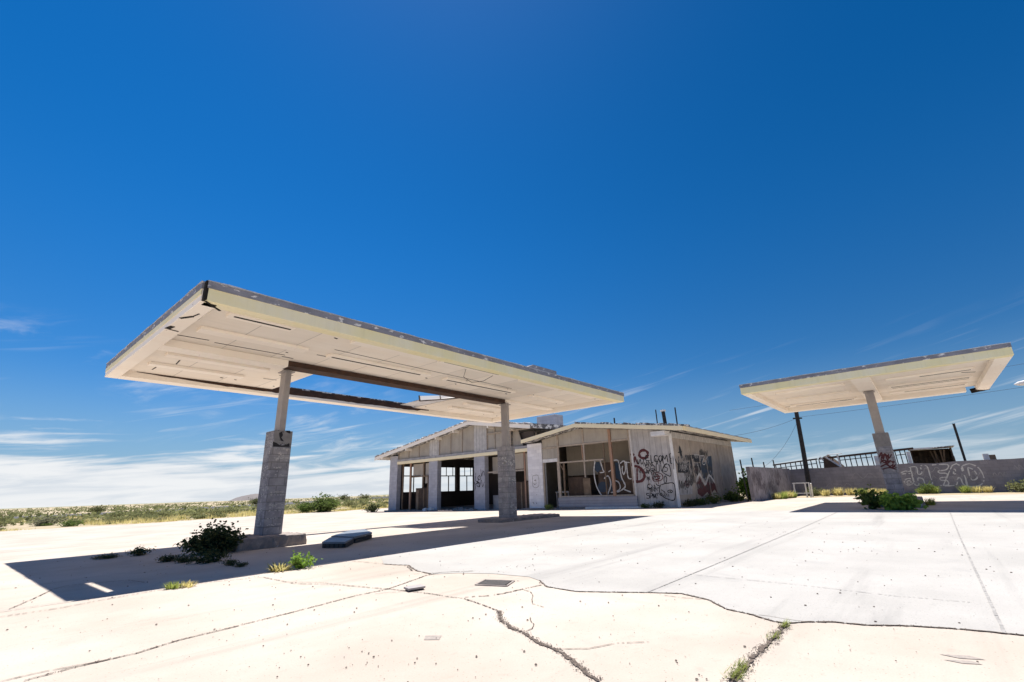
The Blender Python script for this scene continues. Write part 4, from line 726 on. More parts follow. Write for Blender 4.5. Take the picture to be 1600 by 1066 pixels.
mb.build('transom_panel', CLER, wf)
bd = piece('tagged_board', MB().box(25.4, 25.44, 12.5, 14.95, .4, 2.5), BROWN)
strokes('poly_navy', 'x', 25.4).build('graffiti', NAVY, bd, fix=False); strokes('board', 'x', 25.392, wm=.75).build('graffiti', WHT, bd, fix=False)
piece('leaning_board', MB().box(25.5, 25.56, 15.75, 17.2, .3, 1.75), BROWN); piece('leaning_board', MB().box(25.42, 25.47, 15.55, 16.05, .3, 1.65), BROWN2)
sl_ = piece('window_sill_wall', MB().box(OX-.14, OX+.15, 12.33, 17.6, .0, .57), SILL, bevel=.01)
MB().box(OX-.02, OX+.14, 12.46, 17.6, -.2, -.002).build('kerb', FOOT, sl_)
piece('white_kerb', MB().box(OX-.62, OX-.15, 11.6, 15.4, -.1, .035), WPAINT, bevel=.02); piece('front_step', MB().box(OX-.5, OX+.4, 15.45, 20.3, -.2, -.03), FOOT, bevel=.02)
# office door bay, empty
df = piece('door_frame', MB().box(OX+.03, OX+.13, 17.6, 18.78, 2.74, 2.95), WPAINT)
mb = MB(); mb.box(OX+.03, OX+.13, 17.6, 18.78, 3.6, 3.7); mb.box(OX+.03, OX+.13, 18.7, 18.79, -.05, 2.739); mb.box(OX+.03, OX+.13, 17.585, 17.66, -.05, 2.739); mb.each('door_jamb', WFRAME, df)
MB().prism_x([(17.6, 3.71), (18.78, 3.71), (18.78, orf(18.78)-.02), (17.6, orf(17.6)-.02)], OX+.07, OX+.09).build('transom_panel', CLER, df)
MB().box(OX+.07, OX+.09, 17.6, 18.78, 2.96, 3.59).build('transom_panel', CLER, df)
ct = thing('counter', 'pale low counter left standing inside the dark office doorway', 'counter', (26.2, 17.9, -.05))
MB().box(25.95, 26.5, 17.5, 18.55, .85, .93).build('counter_top', LINT, ct); mb = MB()
for x, y in ((25.98, 17.55), (25.98, 18.45), (26.4, 17.55), (26.4, 18.45)): mb.box(x, x+.07, y, y+.07, -.05, .849)
mb.each('leg', LINT, ct)
# roof gear
def roofpipe(y, x, z, h, r, lab, cap=False, lean=0):
    z0 = orf(y)+.15
    o = solo(MB().tube([(x, y, z0), (x, y+lean, z)], r, 10), 'vent_pipe' if cap else 'roof_post', POLE, (x, y, z0), lab, 'pipe' if cap else 'post')
    if cap: MB().tube([(x, y+lean, z+.002), (x, y+lean, z+.1)], r*1.55, 10).build('cap', WPAINT, o)
roofpipe(11.65, 28.5, 5.5, 0, .11, 'dark leaning vent pipe with a white cap on the office roof', True, .06)
roofpipe(12.18, 28.5, 5.68, 0, .035, 'thin dark post on the office roof, left of the capped vent pipe')
roofpipe(10.92, 28.5, 5.65, 0, .04, 'thin dark post on the office roof, right of the capped vent pipe')
roofpipe(15.16, 28.5, 5.52, 0, .05, 'short dark stub standing alone near the ridge of the office roof')
solo(MB().box(28.6, 29.6, 20.05, 21.8, 5.2, 6.42), 'chimney', GPIER, (29, 20.9, 5.2), 'broad grey block chimney on the garage roof, mostly hidden by the near canopy', 'chimney', bevel=.015)
# ------------------------------------------------------------------ boundary wall and what stands along and behind it
bw = thing('boundary_wall', 'long low grey painted block wall tagged with big outlined white letters', 'wall', (42, 0, 0))
mb = MB(); y = 7.9; tops = []
while y > -30: tops.append(y); y -= 1.2
mb.prism_x([(7.9, -.1)]+[(tops[-1], -.1)]+[(q, 1.9+.02*math.sin(q*2.1)+(-.05 if abs(q+.4) < .7 else 0)) for q in reversed(tops)], 42, 42.2)
wl = mb.build('long_wall', WALLG, bw)
strokes('head', 'x', 42, -1, .10, 1.35).build('graffiti', WHT, wl, fix=False)
r_ = random.Random(35); mb = MB()
for k in range(14): scribble(mb, r_, r_.uniform(-7, 6.5), r_.uniform(.5, 1.6), r_.uniform(.6, 1.6), r_.uniform(.2, .6), r_.randint(5, 9), r_.uniform(.03, .05), 'x', 41.999, k)
mb.build('graffiti', mat('faded_tag', (.36, .34, .33), (.24, .22, .24), vs=3), wl, fix=False)
w2 = MB().prism_z([(30.9, 7.9), (41.998, 7.9), (41.998, 8.1), (30.9, 8.1)], -.1, 1.96).build('return_wall', WALLP, bw)
mb = MB()
for k in range(18): scribble(mb, r_, r_.uniform(31.5, 38), r_.uniform(.5, 1.6), r_.uniform(.6, 1.5), r_.uniform(.3, .9), r_.randint(5, 9), r_.uniform(.05, .12), 'y', 7.899, k)
mb.build('graffiti', mat('purple_tag', (.10, .085, .10), (.17, .15, .16), vs=3), w2, fix=False)
for x in (30.6, 33.2, 36.0, 38.9):
    solo(MB().bar((x, 8.2, -.1), (x-.02, 8.25, 2.45+.1*math.sin(x)), .07), 'fence_post', POLE, (x, 8.2, -.1), {30.6: 'leaning dark fence post at the end of the return wall by the green bush', 33.2: 'second thin dark fence post behind the return wall', 36.0: 'third thin dark fence post behind the return wall', 38.9: 'thin dark fence post behind the return wall, nearest the utility pole'}[x], 'fence post', 'fence posts behind the return wall')
up_ = thing('utility_pole', 'dark timber utility pole rising by the wall corner behind the right canopy', 'utility pole', (41.2, 6.75, 0))
MB().tube([(41.2, 6.75, -.1), (41.2, 6.6, 3), (41.2, 6.48, 6.3)], [.17, .155, .14], 10).build('pole', POLE, up_)
MB().bar((41.2, 6.2, 5.55), (41.2, 6.8, 5.6), .1, .1).build('bracket', POLE, up_)
def wire(a, b, sag, lab, r=.008):
    a, b = Vector(a), Vector(b); solo(MB().tube([a.lerp(b, i/14)-Vector((0, 0, sag*4*(i/14)*(1-i/14))) for i in range(15)], r, 4), 'power_line', POLE, a, lab, 'power line', 'wires on the utility pole')
wire((41.2, 6.5, 5.6), (33.5, 9.2, 4.05), .15, 'wire dropping from the utility pole to the office eave')
wire((41.2, 6.45, 5.5), (39.5, 9.5, 1.9), .5, 'slack wire hanging down from the utility pole to the return wall')
wire((41.2, 6.4, 5.65), (44, -30, 8.3), .5, 'wire running from the utility pole to the right past the far canopy')
wire((44, 12, 7.2), (48, -40, 11), .6, 'upper wire crossing the sky behind the far canopy')
pp = thing('steel_post', 'tall thin dark steel post behind the boundary wall, right of the ruined shed', 'post', (43, -2.1, 0))
MB().bar((43, -2.1, -.1), (43, -2.12, 4.3), .13).build('shaft', POLE, pp); MB().bar((43, -2.12, 4.301), (43, -2.12, 4.33), .16).build('cap', POLE, pp)
wb = thing('white_block', 'small white and brown broken block showing above the boundary wall', 'block', (43.4, -3.3, 0))
MB().box(43.2, 43.7, -3.3, -3.02, -.1, 2.3).build('white_side', WPAINT, wb); MB().box(43.25, 43.65, -3.6, -3.302, -.1, 2.22).build('brown_side', BROWN2, wb)
# ruined shed: rows of steel sash, a fallen sheet, a dark lean-to with a thin roof
rs = thing('ruined_shed', 'ruined shed of bare steel window grids with a sagging dark lean-to behind the wall', 'shed', (45, 3, 0))
SX = 44.0
for a, b, zt0, zt1 in ((9.2, 6.3, 2.32, 2.56), (6.1, 5.2, 2.6, 2.6), (4.75, 2.75, 2.72, 2.84), (1.35, .8, 2.86, 2.9)):
    mb = MB(); n = max(2, int((a-b)/.33)); f0 = .25
    for i in range(n+1):
        y = a+(b-a)*i/n; zt = zt0+(zt1-zt0)*i/n; mb.bar((SX, y, .0), (SX, y+.02, zt), .06)
    for k in (.14, .36, .62, .88): mb.bar((SX+.02, a, zt0*k+.3*(1-k)), (SX+.02, b, zt1*k+.3*(1-k)), .05)
    mb.build('window_grid', POLE, rs)
mb = MB(); mb.bar((SX-.05, 9.4, 2.34), (SX-.05, 6.2, 2.62), .12, .1); mb.bar((SX-.05, 6.1, 2.62), (SX-.05, .3, 2.95), .14, .14); mb.each('top_rail', RUST, rs)
mb = MB(); mb.bar((SX-.1, 6.0, 2.75), (SX-.1, 5.2, 1.6), .14, .1); mb.bar((SX-.1, 4.85, 2.85), (SX-.1, 4.75, 1.5), .14, .1); mb.bar((SX-.1, 5.65, 2.75), (SX-.1, 4.8, 1.95), .12, .1); mb.bar((SX-.05, 2.6, 2.3), (SX-.05, 2.3, 2.2), .1, .1); mb.each('pale_beam', WPAINT, rs)
MB().hexa([(SX-.3, 5.9, 1.7), (SX+1.6, 5.9, 1.9), (SX+1.6, 4.6, 1.8), (SX-.3, 4.85, 1.6)], [(SX-.3, 5.75, 2.75), (SX+1.6, 5.6, 2.95), (SX+1.6, 4.8, 2.1), (SX-.3, 4.95, 2.0)]).build('fallen_sheet', BROWN, rs)
MB().hexa([(SX-.3, 5.5, 2.86), (SX+.6, 5.5, 2.9), (SX+.6, 4.6, 2.92), (SX-.3, 4.6, 2.88)], [(SX-.3, 5.5, 2.9), (SX+.6, 5.5, 2.95), (SX+.6, 4.6, 2.97), (SX-.3, 4.6, 2.92)]).build('bent_sheet', WPAINT, rs)
MB().box(SX, SX+.08, 2.1, 2.65, .2, 2.6).build('white_board', WPAINT, rs); MB().box(SX, SX+.08, .56, .76, .2, 2.75).build('white_board', WPAINT, rs)
MB().box(SX+.1, SX+3, -1.68, -1.6, -.1, 2.85).build('end_wall', BROWN, rs)
MB().box(SX+2.0, SX+2.1, -1.6, .55, -.1, 2.88).build('rear_wall', BROWN, rs); MB().box(SX+.1, SX+2, .46, .54, -.1, 2.8).build('end_wall', BROWN, rs)
mb = MB(); r_ = random.Random(4); y = .45
while y > -1.6: d = r_.uniform(.12, .3); mb.box(SX+1.5+r_.uniform(0, .3), SX+1.9, y-d, y-.01, -.1, r_.uniform(2.2, 2.85)); y -= d
mb.build('rear_boards', mat('dead_boards', (.11, .08, .055), (.035, .026, .02), vs=7, streak=('z', 6, .6)), rs)
mb = MB()
for k in range(6): y = r_.uniform(-1.4, -.1); mb.bar((SX+r_.uniform(.3, 1.2), y, 1.2), (SX+r_.uniform(.3, 1.2), y+r_.uniform(-.3, .3), 2.75), r_.uniform(.03, .09))
mb.each('hanging_timber', BROWN2, rs)
MB().hexa([(SX-.1, .62, 2.82), (SX+3, .62, 2.9), (SX+3, -1.85, 2.95), (SX-.1, -1.85, 2.92)], [(SX-.1, .62, 2.88), (SX+3, .62, 2.97), (SX+3, -1.85, 3.01), (SX-.1, -1.85, 2.98)]).build('lean_to_roof', FLAKY, rs)
MB().box(SX-.13, SX-.102, -.7, .3, 2.85, 2.95).build('roof_edge', WPAINT, rs)
# white timber frame in front of the return wall corner
fr = thing('timber_frame', 'small white open timber frame standing in the weeds before the wall corner', 'frame', (38, 6.7, 0))
for y in (7.1, 6.42, 6.2): MB().bar((37.9, y, -.03), (37.9, y-.03, .86), .085, .07).build('leg', WPAINT, fr)
MB().bar((37.9, 7.15, .9), (37.9, 6.12, .9), .08, .07).build('top_rail', WPAINT, fr); MB().bar((37.9, 7.05, .24), (37.9, 6.2, .24), .06, .06).build('cross_rail', WPAINT, fr)
MB().bar((38.25, 6.15, -.03), (37.9, 6.05, .86), .08, .06).build('leg', WPAINT, fr)
# street lamp at the right edge
la = thing('street_lamp', 'white street lamp head reaching in from the right edge above the wall', 'street lamp', (40.5, -7.6, 0))
MB().tube([(40.5, -7.6, 0), (40.5, -7.6, 5.6)], [.09, .06], 10).build('pole', STEEL, la)
MB().tube([(40.5, -7.6, 5.55), (40.4, -7.2, 5.9), (40.2, -6.3, 6.08), (40.0, -5.9, 6.08)], .035, 8).build('arm', STEEL, la)
mb = MB(); 
mb.tube([(40.1, -6.0, 6.08), (40.0, -5.85, 6.08), (39.95, -5.6, 6.07), (39.9, -5.3, 6.05), (39.87, -5.1, 6.03)], [.04, .13, .16, .12, .02], 12); mb.build('lamp_head', WPAINT, la)

# ------------------------------------------------------------------ loose things on the concrete
fp = thing('fallen_panel', 'folded blue grey metal sheet lying in the canopy shade right of the first pillar', 'metal sheet', (6.6, 11.3, gz(11.3)))
g_ = gz(11.5)
MB().prism_z([(6.02, 11.06), (6.28, 10.5), (6.95, 11.25), (6.8, 12.1)], g_+.10, g_+.14).build('sheet', PANELM, fp); MB().prism_z([(6.99, 11.27), (7.95, 11.95), (8.65, 13.4), (8.2, 13.5), (6.84, 12.12)], g_+.12, g_+.165).build('sheet', PANELM, fp)
mb = MB()
for p, q in (((6.04, 11.04), (6.27, 10.53)), ((6.3, 10.53), (6.94, 11.24)), ((7.0, 11.29), (7.93, 11.96)), ((7.96, 12.0), (8.62, 13.36))): mb.bar((p[0], p[1], g_+.055), (q[0], q[1], g_+.06), .05, .085)
mb.each('rim', IRON, fp)
dc = thing('drain_cover', 'dark rectangular cast iron grate set flush in the foreground concrete', 'drain cover', (4.75, 4.4, 0))
MB().prism_z([(4.56, 4.51), (4.82, 4.62), (4.93, 4.29), (4.67, 4.17)], .002, .014).build('grate', IRON, dc)
dp = [(4.53, 4.53), (4.83, 4.66), (4.965, 4.275), (4.66, 4.135)]; mb = MB()
for i in range(4): mb.bar((*dp[i], .006), (*dp[(i+1) % 4], .006), .025, .012)
mb.each('rim', FOOT, dc)
pc = thing('pipe_cover', 'small worn grey metal cover plate lying on a crack left of the drain', 'cover plate', (3.97, 4.99, 0))
MB().prism_z([(3.86, 5.08), (4.08, 5.03), (4.03, 4.88), (3.82, 4.93)], .02, .04).build('plate', STEEL, pc); MB().prism_z([(3.87, 5.06), (4.06, 5.01), (4.02, 4.9), (3.84, 4.95)], 0, .019).build('rim', IRON, pc)
for pts in ([(4.40, .20), (4.46, .05), (4.42, -.02), (4.37, .1)], [(4.29, .18), (4.35, .05), (4.31, .0), (4.27, .09)], [(2.72, 3.3), (2.8, 3.38), (2.88, 3.27), (2.79, 3.2)]):
    tag(MB().face(*[(x, y, .003) for x, y in pts]).build('pavement_stain', mat('faint_stain', (.24, .21, .19), (.36, .31, .27), vs=25), fix=False), kind='structure')
mb = MB(); r_ = random.Random(11)     # grit scattered over the slab
def pebble(x, y, s_):
    z = gz(y)+.006; i = len(mb.v)
    k = [(r_.uniform(.6, 1.2)*s_*math.cos(a), r_.uniform(.6, 1.2)*s_*math.sin(a)) for a in (0, 1.25, 2.5, 3.8, 5.0)]
    mb.v.extend([(x+a, y+b, z) for a, b in k]+[(x+a*.6, y+b*.6, z+s_*.6) for a, b in k]); mb.f.extend([(i+j, i+(j+1) % 5, i+5+(j+1) % 5, i+5+j) for j in range(5)]+[(i+5, i+6, i+7, i+8, i+9)])
for k in range(900):
    d = r_.uniform(1.9, 16)**1.0; a = R(r_.uniform(-6, 88)); pebble(d*math.cos(a), d*math.sin(a), r_.choice([.003, .004, .004, .005, .007, .010])*(1+d*.03))
for k in range(26):
    cxk, cyk = r_.uniform(2, 14), r_.uniform(-.5, 12)
    for q in range(r_.randint(4, 14)): pebble(cxk+r_.gauss(0, .2), cyk+r_.gauss(0, .2), r_.uniform(.003, .011))
for wd, pts in (CRACKS['wide'], CRACKS['main'], CRACKS['edge'], CRACKS['mainb'], CRACKS['weed']):
    for a, b in zip(pts, pts[1:]):
        L = math.hypot(b[0]-a[0], b[1]-a[1])
        for q in range(int(L*(430 if wd > .08 else 90))): t_ = r_.random(); pebble(a[0]+(b[0]-a[0])*t_+r_.gauss(0, wd*.22), a[1]+(b[1]-a[1])*t_+r_.gauss(0, wd*.22), r_.uniform(.002, .006))
tag(mb.build('pebbles', STONE, fix=False), kind='stuff')
for lab, pts in (('broken masonry rubble on the garage floor between the tagged pier and the next pier', (26.0, 27.5)), ('pale stone slab lying at the foot of the middle garage pier', (25.2, 30.2))):
    mb2 = mb; mb = MB(); r_ = random.Random(int(pts[1]*10))
    n = 16 if pts[1] < 29 else 3
    for k in range(n):
        x, y = pts[0]+r_.gauss(0, .3), pts[1]+r_.gauss(0, .9 if n > 5 else .25); s_ = r_.uniform(.08, .22); z0 = -.2
        q = lambda: r_.uniform(.7, 1.2)*s_
        mb.hexa([(x-q(), y-q(), z0), (x+q(), y-q(), z0), (x+q(), y+q(), z0), (x-q(), y+q(), z0)], [(x-q()*.8, y-q()*.8, z0+q()), (x+q()*.8, y-q()*.8, z0+q()), (x+q()*.8, y+q()*.8, z0+q()), (x-q()*.8, y+q()*.8, z0+q())])
    solo(mb, 'rubble', FOOT if n > 5 else WPAINT, (pts[0], pts[1], -.2), lab, 'rubble')
for x, y, l_, lab in ((24.6, 25.8, 2.2, 'longer low concrete curb strip lying before the tagged garage pier'), (23.6, 26.6, 1.6, 'shorter low concrete curb strip on the ground before the garage')):
    solo(MB().box(x, x+.35, y-l_/2, y+l_/2, gz(y)-.05, gz(y)+.1), 'concrete_curb', FOOT, (x, y, gz(y)), lab, 'curb', bevel=.02)

# ------------------------------------------------------------------ plants
def leaf(mb, p, d, s_, wdt, r, droop=.3):
    d = Vector(d).normalized(); u = d.cross(Vector((r.uniform(-1, 1), r.uniform(-1, 1), r.uniform(-.2, 1)))); u = u.normalized() if u.length > 1e-3 else Vector((1, 0, 0))
    p = Vector(p); m_ = p+d*s_*.5-Vector((0, 0, droop*s_*.1)); t_ = p+d*s_-Vector((0, 0, droop*s_*.4)); mb.face(p, m_+u*wdt*s_, t_, m_-u*wdt*s_)
def bush_mesh(seed, rad, h, n, ls, m, stems=14, up_=.9, dome=1., ragged=.35, name='foliage', wdt=.3):
    """many stems from one root, leaves along and at the ends of every stem; gaps between the stems"""
    r = random.Random(seed); fo, st = MB(), MB()
    tips = []
    for k in range(stems):
        a = r.uniform(0, 6.283); q = math.sqrt(r.random()); lean = q*rad; top = h*(1-dome*.55*q*q)*r.uniform(1-ragged, 1.08)
        tip = Vector((math.cos(a)*lean, math.sin(a)*lean, top)); base = Vector((math.cos(a)*.06*rad, math.sin(a)*.06*rad, 0)); mid = base.lerp(tip, .5)+Vector((0, 0, top*.08))
        st.tube([base, mid, tip], [.012*h+.004, .008*h+.003, .003], 4); tips.append((base, mid, tip))
    for k in range(n):
        b, m_, t_ = r.choice(tips); f = r.random()**.55
        p = (b.lerp(m_, f*2) if f < .5 else m_.lerp(t_, f*2-1)); sp_ = rad*.17
        p = p+Vector((r.gauss(0, sp_), r.gauss(0, sp_), r.gauss(0, sp_*.7))); p.z = max(p.z, .01)
        leaf(fo, p, (r.uniform(-1, 1), r.uniform(-1, 1), r.uniform(-.4, 1)*up_), ls*r.uniform(.55, 1.3), wdt, r)
    return fo.mesh(name, m), st.mesh('stems', BARK)
def tuft_mesh(seed, rad, h, n, m, bend=.5, bw_=.008):
    r = random.Random(seed); mb = MB()
    for k in range(n):
        a = r.uniform(0, 6.283); q = r.random()*rad*.5; b = Vector((math.cos(a)*q, math.sin(a)*q, 0)); a += r.gauss(0, .6); hh = h*r.uniform(.4, 1.1); o = r.uniform(.1, 1)*bend*h
        t_ = b+Vector((math.cos(a)*o, math.sin(a)*o, hh)); m_ = b.lerp(t_, .55)+Vector((0, 0, hh*.12)); u = Vector((-math.sin(a), math.cos(a), 0))*bw_*r.uniform(.6, 1.4)
        i = len(mb.v); mb.v += [tuple(b-u), tuple(b+u), tuple(m_+u*.8), tuple(t_), tuple(m_-u*.8)]; mb.f.append((i, i+1, i+2, i+4)); mb.f.append((i+4, i+2, i+3))
    return mb.mesh('blades', m)
def place_bush(name, meshes, loc, lab, cat, group=None, s_=1, rz=None, sz=None):
    t_ = thing(name, lab, cat, loc, group); t_.rotation_euler.z = rng.uniform(0, 6.28) if rz is None else rz; t_.scale = (s_, s_, (sz or 1)*s_)
    for nm, me in zip(('foliage', 'stems'), meshes):
        o = bpy.data.objects.new(nm, me); C.objects.link(o); o.parent = t_
    return t_
def place_tuft(me, loc, lab, cat, group=None, s_=1, name='weed', rz=None):
    o = bpy.data.objects.new(name, me); C.objects.link(o); o.location = loc; o.scale = (s_,)*3; o.rotation_euler.z = rng.uniform(0, 6.28) if rz is None else rz
    return tag(o, lab, cat, group)
G0 = lambda x, y: (x, y, gz(y)-.005)
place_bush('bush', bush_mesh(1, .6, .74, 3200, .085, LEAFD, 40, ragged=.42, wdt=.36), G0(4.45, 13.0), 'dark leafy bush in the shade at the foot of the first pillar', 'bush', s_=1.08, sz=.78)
place_bush('bush', bush_mesh(2, .5, .62, 900, .16, LEAFG, 20, ragged=.5, wdt=.42), (21.55, .95, 0), 'bright green broad leaved bush against the pillar of the far canopy', 'bush')
place_bush('bush', bush_mesh(3, .42, .8, 700, .14, LEAFM, 18, ragged=.45), (22.2, 1.75, 0), 'dark bush half in shade behind the bright green one at the far pillar', 'bush')
place_bush('bush', bush_mesh(4, .7, 1.75, 1900, .19, LEAFG, 32, dome=.7, wdt=.4), (33.4, 8.75, -.02), 'tall bright green bush between the office corner and the return wall', 'bush')
place_bush('bush', bush_mesh(41, .6, .6, 700, .15, LEAFM, 22), (31.4, 9.2, -.02), 'mid green bush low at the far end of the boarded side wall', 'bush')
for i, (x, y, s_, m) in enumerate(((28.6, 9.5, .8, LEAFM), (27.0, 9.6, .62, LEAFM), (25.4, 9.7, .55, LEAFD), (24.4, 10.9, .5, LEAFD), (24.3, 11.6, .42, LEAFM), (24.2, 17.9, .5, WEEDM), (26.2, 9.75, .5, LEAFD))):
    place_bush('weed', bush_mesh(50+i, .7, .62, 620, .13, m, 18), G0(x, y), ['leafy weed clump against the side wall below the maroon letter', 'weed clump at the side wall right of the pale patch', 'dark weed at the front corner of the boarded office', 'dark weed under the doodled face on the front boards', 'low weed at the right end of the white kerb', 'grassy weed growing at the office doorstep', 'dark weed at the side wall below the pale patch'][i], 'weed', s_=s_)
# weeds in the near canopy's shade and at its edge
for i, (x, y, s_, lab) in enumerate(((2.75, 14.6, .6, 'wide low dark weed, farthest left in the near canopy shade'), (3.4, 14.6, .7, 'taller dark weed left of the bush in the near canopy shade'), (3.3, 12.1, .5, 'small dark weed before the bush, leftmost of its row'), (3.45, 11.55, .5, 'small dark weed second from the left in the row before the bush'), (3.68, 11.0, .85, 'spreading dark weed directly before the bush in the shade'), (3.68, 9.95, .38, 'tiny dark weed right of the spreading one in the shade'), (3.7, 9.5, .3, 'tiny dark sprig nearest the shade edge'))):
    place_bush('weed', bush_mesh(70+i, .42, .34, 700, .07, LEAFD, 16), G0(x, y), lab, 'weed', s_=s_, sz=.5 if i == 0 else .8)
wt = tuft_mesh(80, .3, .3, 170, WEEDM, .7, .009)
t_ = place_bush('weed', bush_mesh(81, .26, .34, 420, .07, LEAFG, 12), G0(4.12, 8.12), 'bright green weed growing in the joint at the canopy shadow edge', 'weed', s_=.8)
place_tuft(tuft_mesh(82, .3, .14, 150, STRAW, 1.4, .008), G0(3.8, 8.25), 'flat straw coloured grass beside the bright weed at the shadow edge', 'grass tuft')
place_tuft(tuft_mesh(83, .25, .13, 120, WEEDM, 1.3, .008), G0(2.3, 8.05), 'small yellowish grass tuft in the slab joint at the left shadow corner', 'grass tuft', None, .7)
place_tuft(tuft_mesh(84, .2, .1, 90, STRAW, 1.3, .007), G0(2.45, 8.0), 'short pale grass right of the yellowish tuft in the slab joint', 'grass tuft', None, .8)
mbk = MB(); r_ = random.Random(6); (wd, pts) = CRACKS['weed']
for k in range(520):
    i = r_.randrange(len(pts)-1); f = r_.random(); a, b = pts[i], pts[i+1]; x, y = a[0]+(b[0]-a[0])*f, a[1]+(b[1]-a[1])*f+r_.gauss(0, .022)
    if noise.noise((x*4, y*4, 0)) < -.02: continue
    for q in range(2): an = r_.uniform(0, 6.28); h = r_.uniform(.02, .07); u = .004; mbk.face((x-u, y, .01), (x+u, y+u, .01), (x+math.cos(an)*h*.7, y+math.sin(an)*h*.7, h))
tag(mbk.build('crack_grass', WEEDM, fix=False), kind='stuff')
# strip along the boundary wall
ym = [tuft_mesh(90+i, .5, .5, 260, STRAW if i else WEEDM, .7, .014) for i in range(3)]
rowA = [(34.6, 7.2, .9, 0), (35.8, 7.15, 1.0, 1), (36.6, 7.0, .8, 0), (39.6, 5.6, .9, 2), (40.0, 4.9, 1.1, 1), (40.4, 4.2, 1.0, 2), (40.8, 3.6, .9, 0), (40.6, 3.0, .9, 1), (40.9, 2.5, .8, 2), (41.1, -.1, .9, 0), (41.2, -1.6, .9, 0), (41.2, -2.1, .8, 2), (41.2, -2.6, .8, 1), (34.2, 7.5, .8, 1), (41.3, .5, .7, 0)]
for i, (x, y, s_, k) in enumerate(rowA): place_tuft(ym[k], G0(x, y), 'dry yellow grass tuft at the foot of the grey boundary wall', 'grass tuft', 'grass tufts along the boundary wall', s_, 'grass_tuft')
wb_ = bush_mesh(95, .7, .75, 700, .13, LEAFM, 20); sg = bush_mesh(96, .8, .75, 800, .12, SAGE, 24)
place_bush('bush', wb_, G0(41.2, .1), 'green bush at the wall under the first white letters', 'bush', s_=.85)
place_bush('bush', sg, G0(41.3, -4.2), 'grey green bush against the wall near the right edge', 'bush', s_=1.0); place_bush('bush', wb_, G0(41.3, -5.0), 'yellow green bush at the wall cut by the right edge', 'bush', s_=1.1)
place_bush('bush', sg, G0(40.6, 6.3), 'grey twiggy bush at the wall corner beside the timber frame', 'bush', s_=.8)
place_tuft(ym[0], G0(24.9, .15), 'yellow weed on the far pillar footing', 'weed', None, .55)
# desert scrub beyond the slab
var = []
for i in range(6):
    m = [SAGE, LEAFM, SAGE, mat('olive_leaf', (.075, .085, .035), vs=2, leaf=(.16, .15, .06)), SAGE, mat('grey_leaf', (.15, .15, .10), vs=2, leaf=(.25, .23, .14))][i]
    var.append(bush_mesh(200+i, .9, .85, 520, .17, m, 24, ragged=.45))
labs = ['rounded grey green desert shrub in the scrub beyond the slab', 'fresh green desert shrub in the scrub beyond the slab', 'pale sage desert shrub in the scrub beyond the slab', 'dark olive desert shrub in the scrub beyond the slab', 'sage coloured ragged shrub in the scrub beyond the slab', 'greyish dry shrub in the scrub beyond the slab']
place_bush('bush', bush_mesh(300, 1.5, 1.9, 3000, .2, LEAFM, 44, ragged=.4), G0(24.6, 45.5), 'big green shrub at the slab edge left of the garage', 'bush', s_=1.0, sz=.85)
place_bush('bush', bush_mesh(301, .9, 1.0, 1100, .16, LEAFM, 26), G0(23.4, 46.8), 'medium green shrub beside the big one at the slab edge', 'bush')
place_bush('bush', bush_mesh(302, .7, .75, 900, .13, LEAFD, 22), G0(24.7, 37.2), 'small dark shrub against the left corner of the garage', 'bush')
placed = 0; r_ = random.Random(77)
while placed < 210:
    y = 46.5+(r_.random()**1.5)*46; x = y*r_.uniform(-.18, .85)
    if y < 47.5 and x < 27: y += 1.2
    if 18 < x < 27 and y < 50: continue
    i = r_.choice([0, 1, 2, 2, 3, 4, 4, 5]); s_ = r_.choice([.45, .55, .65, .8, 1.0, 1.25])*(.6 if y > 66 else 1 if y > 52 else .75)
    if abs(y-(99+max(0, x-18)*.6)) < 13: continue
    place_bush('desert_shrub', var[i], (x, y, gz(y)-.05), labs[i], 'shrub', 'desert shrubs beyond the slab', s_, sz=r_.uniform(.5, .85)); placed += 1
trees = 0
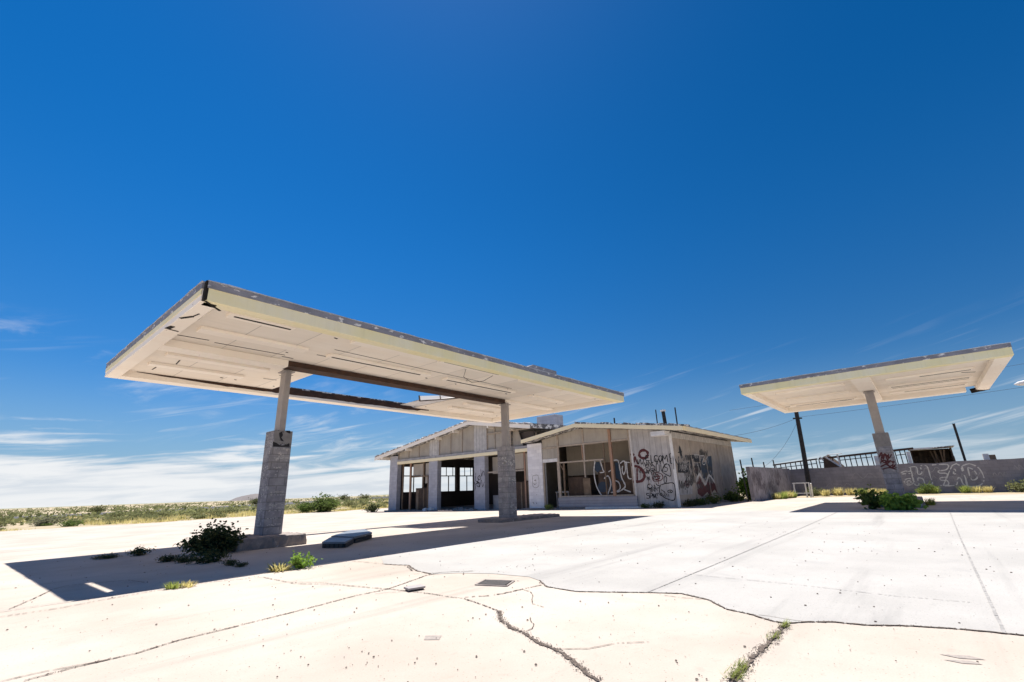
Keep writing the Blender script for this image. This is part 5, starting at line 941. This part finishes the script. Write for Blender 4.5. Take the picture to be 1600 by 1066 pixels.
for x, y, s_ in ((19.5, 118, 1.4), (60, 150, 2.0), (66, 156, 1.6), (7, 120, .7), (88, 150, 2.2), (96, 150, 2.0)):
    place_bush('desert_shrub', var[3], (x, y, gz(y)-.05), 'large dark shrub rising above the far scrub on the horizon', 'shrub', 'large dark shrubs on the horizon', s_*1.2)
# far scrub: one mass nobody could count
mb = MB(); r_ = random.Random(5)
def clump(x, y, s_, hk, nn=26):
    for k in range(nn):
        a = r_.uniform(0, 6.283); q = math.sqrt(r_.random())*s_; z = r_.random()*s_*hk*(1-.5*(q/s_)**2); ls = s_*.36
        leaf(mb, (x+math.cos(a)*q, y+math.sin(a)*q, gz(y)-.05+z), (r_.uniform(-1, 1), r_.uniform(-1, 1), r_.uniform(-.2, 1)), ls*r_.uniform(.6, 1.3), .35, r_)
for k in range(4900):
    d = 60+(r_.random()**1.7)*620; a = r_.uniform(R(40), R(97)) if k < 3900 else r_.uniform(R(-25), R(40)); x, y = d*math.cos(a), d*math.sin(a)
    if (y < 60 and x < 62) or (d < 120 and r_.random() < .45): continue
    rd = 99+.03*abs(x-10)+(max(0, x-18)**1.0)*.85
    if abs(y-rd) < 15 and d < 300: continue
    if noise.noise((x*.03, y*.03, 2)) < -.05 and r_.random() < .7: continue
    clump(x, y, r_.uniform(.4, 1.3)*(1+d*.0009), r_.uniform(.4, .75), 26 if d < 200 else 14)
tag(mb.build('far_scrub', SAGE, fix=False), kind='stuff')
mb = MB()
for k in range(5200):
    y = 45.6+(r_.random()**1.9)*70; x = y*r_.uniform(-.2, .88)
    if noise.noise((x*.12, y*.12, 4)) < -.12: continue
    if abs(y-(99+max(0, x-18)*.6)) < 14: continue
    h = r_.uniform(.18, .5)
    if y < 46.8 and x < 27: h *= .5
    for q in range(9):
        a = r_.uniform(0, 6.28); o_ = r_.uniform(.1, .8)*h; bx, by = x+r_.gauss(0, .14), y+r_.gauss(0, .14); u = .022
        mb.face((bx-u*math.sin(a), by+u*math.cos(a), gz(y)-.05), (bx+u*math.sin(a), by-u*math.cos(a), gz(y)-.05), (bx+math.cos(a)*o_, by+math.sin(a)*o_, gz(y)-.05+h*r_.uniform(.6, 1.1)))
tag(mb.build('dry_grass', STRAW, fix=False), kind='stuff')
